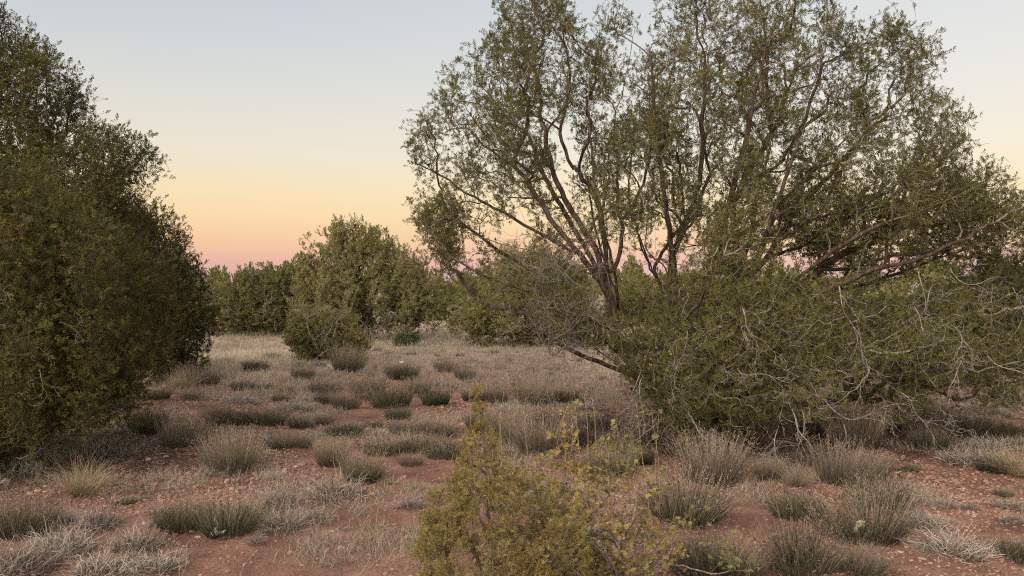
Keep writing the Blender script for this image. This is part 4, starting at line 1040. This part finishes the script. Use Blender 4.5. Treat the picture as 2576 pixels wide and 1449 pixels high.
# ------------------------------------------------------------------ small things lying about
def lumpy(acc, c, rx, ry, rz, seed, amp=.15, seg=14):
    u = np.linspace(0, math.pi, seg // 2 + 2); v = np.arange(seg) * 2 * math.pi / seg
    U, Vv = np.meshgrid(u, v, indexing='ij')
    X, Y, Z = np.sin(U) * np.cos(Vv), np.sin(U) * np.sin(Vv), np.cos(U)
    k = 1 + amp * vnoise(X * 2.1 + seed, Y * 2.1 + Z * 1.7, seed) + amp * .5 * vnoise(X * 5 + Z * 3, Y * 5, seed + 3)
    k[0] = k[0].mean(); k[-1] = k[-1].mean()
    P_ = np.stack([X * k * rx, Y * k * ry, Z * k * rz], 2).reshape(-1, 3) + c
    r_, c_ = len(u), seg
    F = [(i * c_ + j, (i + 1) * c_ + j, (i + 1) * c_ + (j + 1) % c_, i * c_ + (j + 1) % c_) for i in range(r_ - 1) for j in range(c_)]
    acc.add(P_, np.array(F))
for (x, y, w, lab) in [(1798, 1152, 34, 'rounded pink rock under the brush of the spreading juniper'), (934, 1262, 20, 'dark flat stone on the soil below the broom shrub and curly grass'),
                       (1022, 1368, 12, 'small dark stone beside the right curly grass clump'), (940, 1408, 11, 'small whitish stone on the bare foreground soil')]:
    p = ground(x, y); s = w * p[1] / F_PX / 2; a = Acc(); lumpy(a, np.array([0, 0, s * .35]), s, s * .8, s * .55, x % 17)
    m = M_ROCK if 'dark' not in lab else M_STONE
    tag(link('rock', a.mesh('rock', m, True), None, p), lab, 'rock')
# bleached twisted wood piece: flat plank-like root with an upright hook
p = ground(548, 1365); root = empty('bleached_root', p); tag(root, 'white bleached root with an upright hooked end before the dark broom shrub', 'driftwood')
T = Tree(); s = p[1] / F_PX
def q(dx, dz, dy=0): return np.array([dx * s, dy * s, dz * s])
T.polyline([q(-14, 6), q(-6, 10, -2), (q(8, 10, -3)), q(22, 17, 0)], .01, .001)
P1, r1 = np.array(T.P), np.linspace(.016, .006, len(T.P)); r1[1:4] = .02
a = Acc(); tube_mesh(a, P1, np.array(T.par), r1, r1 > 0, 8); link('slab', a.mesh('slab', M_BLEACH, True), root)
T2 = Tree(); T2.polyline([q(-12, 8), q(-6, 18), q(1, 26), q(-3, 36), q(-8, 44), q(-6, 52)], .01, .001)
P2, r2 = np.array(T2.P), np.linspace(.014, .004, len(T2.P))
a = Acc(); tube_mesh(a, P2, np.array(T2.par), r2, r2 > 0, 8); link('hook', a.mesh('hook', M_BLEACH, True), root)
# cactus pads
p = ground(2150, 1356); root = empty('dried_cactus', p); tag(root, 'two bleached yellow-white cactus pads in front of the wide broom shrub', 'cactus')
s = p[1] / F_PX
for (dx, dz, w, h, rot) in [(-3, 34, 12, 17, .6), (14, 14, 13, 8, -.4)]:
    a = Acc(); lumpy(a, np.zeros(3), w * s, .012, h * s, 3 + dx, .42, 22)
    o = link('pad', a.mesh('pad', M_PAD, True), root, (dx * s, -.10, dz * s)); o.rotation_euler = (.25, rot, .2)
# pale scrap on the meadow
p = ground(1012, 921); a = Acc(); s = p[1] / F_PX
lumpy(a, np.array([0, 0, .05]), 7 * s, .05, 2.6 * s, 9, .12, 12)
tag(link('pale_stone', a.mesh('pale_stone', M_BLEACH, True), None, p + np.array([0, 0, .05])), 'small white stone lying in the meadow grass', 'rock')
# dry leaning stalks with seed heads
def stalks(lst, grp):
    for (x, y, topx, topy, head, lab) in lst:
        p = ground(x, y); d = p[1]; top = px(topx, topy, d + rng.uniform(-.1, .1)) - p
        T_ = Tree(); mid = top * .5 + np.array([rng.normal(0, .02), rng.normal(0, .02), .02])
        T_.polyline([np.zeros(3), mid, top], .03, .0015); n_ = len(T_.P); rr = np.linspace(.0026, .0014, n_) * max(1, d / 6)
        root = empty('dry_stalk', p); tag(root, lab, 'dry stalk', grp)
        a = Acc(); tube_mesh(a, np.array(T_.P), np.array(T_.par), rr, rr > 0, 4)
        nb = 5 if not head else 2
        for _ in range(nb):
            i = rng.integers(n_ // 2, n_); b_ = np.array(T_.P[i])
            ribbons(a, b_[None], rng.normal(0, .5, (1, 3)) + np.array([[0, 0, .9]]), np.array([rng.uniform(.03, .09)]), np.array([.004]), np.zeros((1, 3)), 2, np.array([.6]), .5, 1, .1)
        link('stem', a.mesh('stem', M_STRAW), root)
        if head:
            a = Acc(); m = 26; az = np.linspace(0, 6.28, m, endpoint=False)
            dd = np.stack([np.cos(az), np.full(m, -.45), np.sin(az)], 1) + rng.normal(0, .12, (m, 3))
            ribbons(a, np.tile(top, (m, 1)), dd, np.full(m, .013), np.full(m, .0045), np.zeros((m, 3)), 1, rng.random(m), .6, 1, 0)
            link('seed_head', a.mesh('seed_head', M_STRAW), root)
stalks([(560, 1470, 570, 1372, 1, 'dry stalk with round seed head just below the bleached root'), (590, 1470, 574, 1398, 1, 'shorter seed-headed stalk below the bleached root'), (600, 1480, 638, 1392, 1, 'leaning seed-headed stalk right of the bleached root'),
        (1010, 1480, 1012, 1375, 1, 'tall seed-headed stalk at the bottom left of the sapling'), (1020, 1470, 1037, 1382, 1, 'seed-headed stalk beside the curly grass left of the sapling'), (1040, 1490, 1088, 1380, 1, 'seed-headed stalk leaning right towards the sapling'), (905, 1450, 917, 1375, 0, 'short bare stalk on the foreground sand'),
        (930, 1345, 930, 1232, 1, 'left upright stalk rising from the curly grass on bare sand'), (945, 1345, 951, 1235, 1, 'right upright stalk rising from the curly grass on bare sand'), (720, 1150, 697, 1070, 0, 'pale branched stalk between the two middle broom shrubs'),
        (400, 1480, 440, 1362, 0, 'tall straw stem left of the foreground sand patch'), (430, 1490, 470, 1370, 0, 'straw stem leaning right beside the foreground sand patch'), (460, 1490, 455, 1385, 0, 'straight straw stem at the bottom of the foreground sand patch')], 'dry stalks in the foreground')
st2 = []
for i, (bx, by, tx, ty) in enumerate([(1183, 1160, 1182, 985), (1137, 1060, 1136, 950), (1255, 1180, 1245, 990), (1262, 1150, 1268, 975), (1284, 1170, 1278, 960), (1302, 1140, 1300, 965), (1395, 1160, 1432, 1010), (1330, 1170, 1322, 1000), (1430, 1190, 1435, 1030), (1480, 1190, 1470, 990), (1500, 1180, 1490, 1000), (1460, 1180, 1445, 985),
                                       (1625, 1330, 1545, 1050), (1640, 1340, 1600, 1010), (1660, 1330, 1640, 1040), (1650, 1300, 1658, 1030)]):
    names = ['leftmost tall straw stalk behind the sapling', 'short pale stalk in the shrubs left of the sapling spire', 'straw stalk nearest the sapling spire on its right', 'second straw stalk right of the sapling spire', 'tallest straw stalk right of the sapling spire', 'fourth straw stalk right of the sapling spire',
             'right-leaning straw stalk in the brush right of the sapling', 'short straw stalk in the brush behind the sapling', 'low straw stalk under the bare twigs of the spreading juniper', 'tall straw stalk under the juniper twigs, third from its right neighbour shrub', 'rightmost straw stalk under the bare juniper twigs', 'straw stalk left of two taller ones under the juniper twigs',
             'long stalk leaning left above the spiny bush', 'long stalk leaning slightly left above the spiny bush', 'long straight stalk above the spiny bush', 'rightmost long stalk above the spiny bush']
    st2.append((bx, by, tx, ty, 0, names[i]))
stalks(st2, 'tall straw stalks behind the sapling')

# ------------------------------------------------------------------ shrubs and grass clumps
LM = [('tapering dark juniper', 430, 940), ('dense left juniper', 200, 1120), ('stick-filled round bush', 835, 905), ('bright green shrub', 1025, 870), ('bleached root', 548, 1360), ('sapling spire', 1200, 1060),
      ('pale green juniper', 1300, 870), ('pink rock', 1798, 1150), ('cactus pads', 2150, 1350), ('sand-patch curly grass', 950, 1340), ('spiny bush', 1600, 1300), ('spreading juniper edge', 2380, 1000), ('right gravel patch', 2240, 1240), ('left gravel patch', 520, 1230), ('white meadow stone', 1012, 920)]
ORD = ['nearest', 'second nearest', 'third nearest', 'fourth nearest', 'fifth nearest', 'sixth nearest', 'seventh nearest', 'eighth nearest', 'ninth nearest', 'tenth nearest', 'eleventh nearest', 'twelfth nearest', 'thirteenth nearest', 'fourteenth nearest', 'fifteenth nearest', 'sixteenth nearest', 'seventeenth nearest', 'eighteenth nearest', 'nineteenth nearest', 'twentieth nearest', 'twenty-first nearest', 'twenty-second nearest', 'twenty-third nearest', 'twenty-fourth nearest']
bucket = {}
for i, (k, x, y, w, hf) in enumerate(PLANTS):
    j = min(range(len(LM)), key=lambda m: math.hypot(x - LM[m][1], (y - LM[m][2]) * 1.6))
    dx, dy = x - LM[j][1], (y - LM[j][2]) * 1.6
    side_ = ('right of' if dx > 0 else 'left of') if abs(dx) > abs(dy) else ('in front of' if dy > 0 else 'behind')
    bucket.setdefault((k, j, side_), []).append((math.hypot(dx, dy), i))
LAB = {}
for (k, j, side_), lst in bucket.items():
    lst.sort()
    for r_, (dd, i) in enumerate(lst):
        look = KIND[k][2]
        LAB[i] = f"{look} {side_} the {LM[j][0]}" + (f", {ORD[min(r_, 23)]}" if len(lst) > 1 else '')
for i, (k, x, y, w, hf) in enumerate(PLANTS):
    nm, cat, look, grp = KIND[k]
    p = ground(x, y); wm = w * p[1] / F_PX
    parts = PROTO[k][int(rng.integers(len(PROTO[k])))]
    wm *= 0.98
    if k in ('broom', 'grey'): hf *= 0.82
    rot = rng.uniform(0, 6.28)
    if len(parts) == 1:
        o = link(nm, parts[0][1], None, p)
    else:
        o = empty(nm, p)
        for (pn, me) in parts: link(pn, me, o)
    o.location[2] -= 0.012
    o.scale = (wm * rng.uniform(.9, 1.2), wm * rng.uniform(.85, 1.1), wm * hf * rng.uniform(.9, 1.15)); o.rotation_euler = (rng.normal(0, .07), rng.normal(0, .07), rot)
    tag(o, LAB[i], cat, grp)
print('plants', len(PLANTS), 'objects', len(bpy.data.objects), 'tris ~', sum(len(m.loops) for m in bpy.data.meshes) // 3)
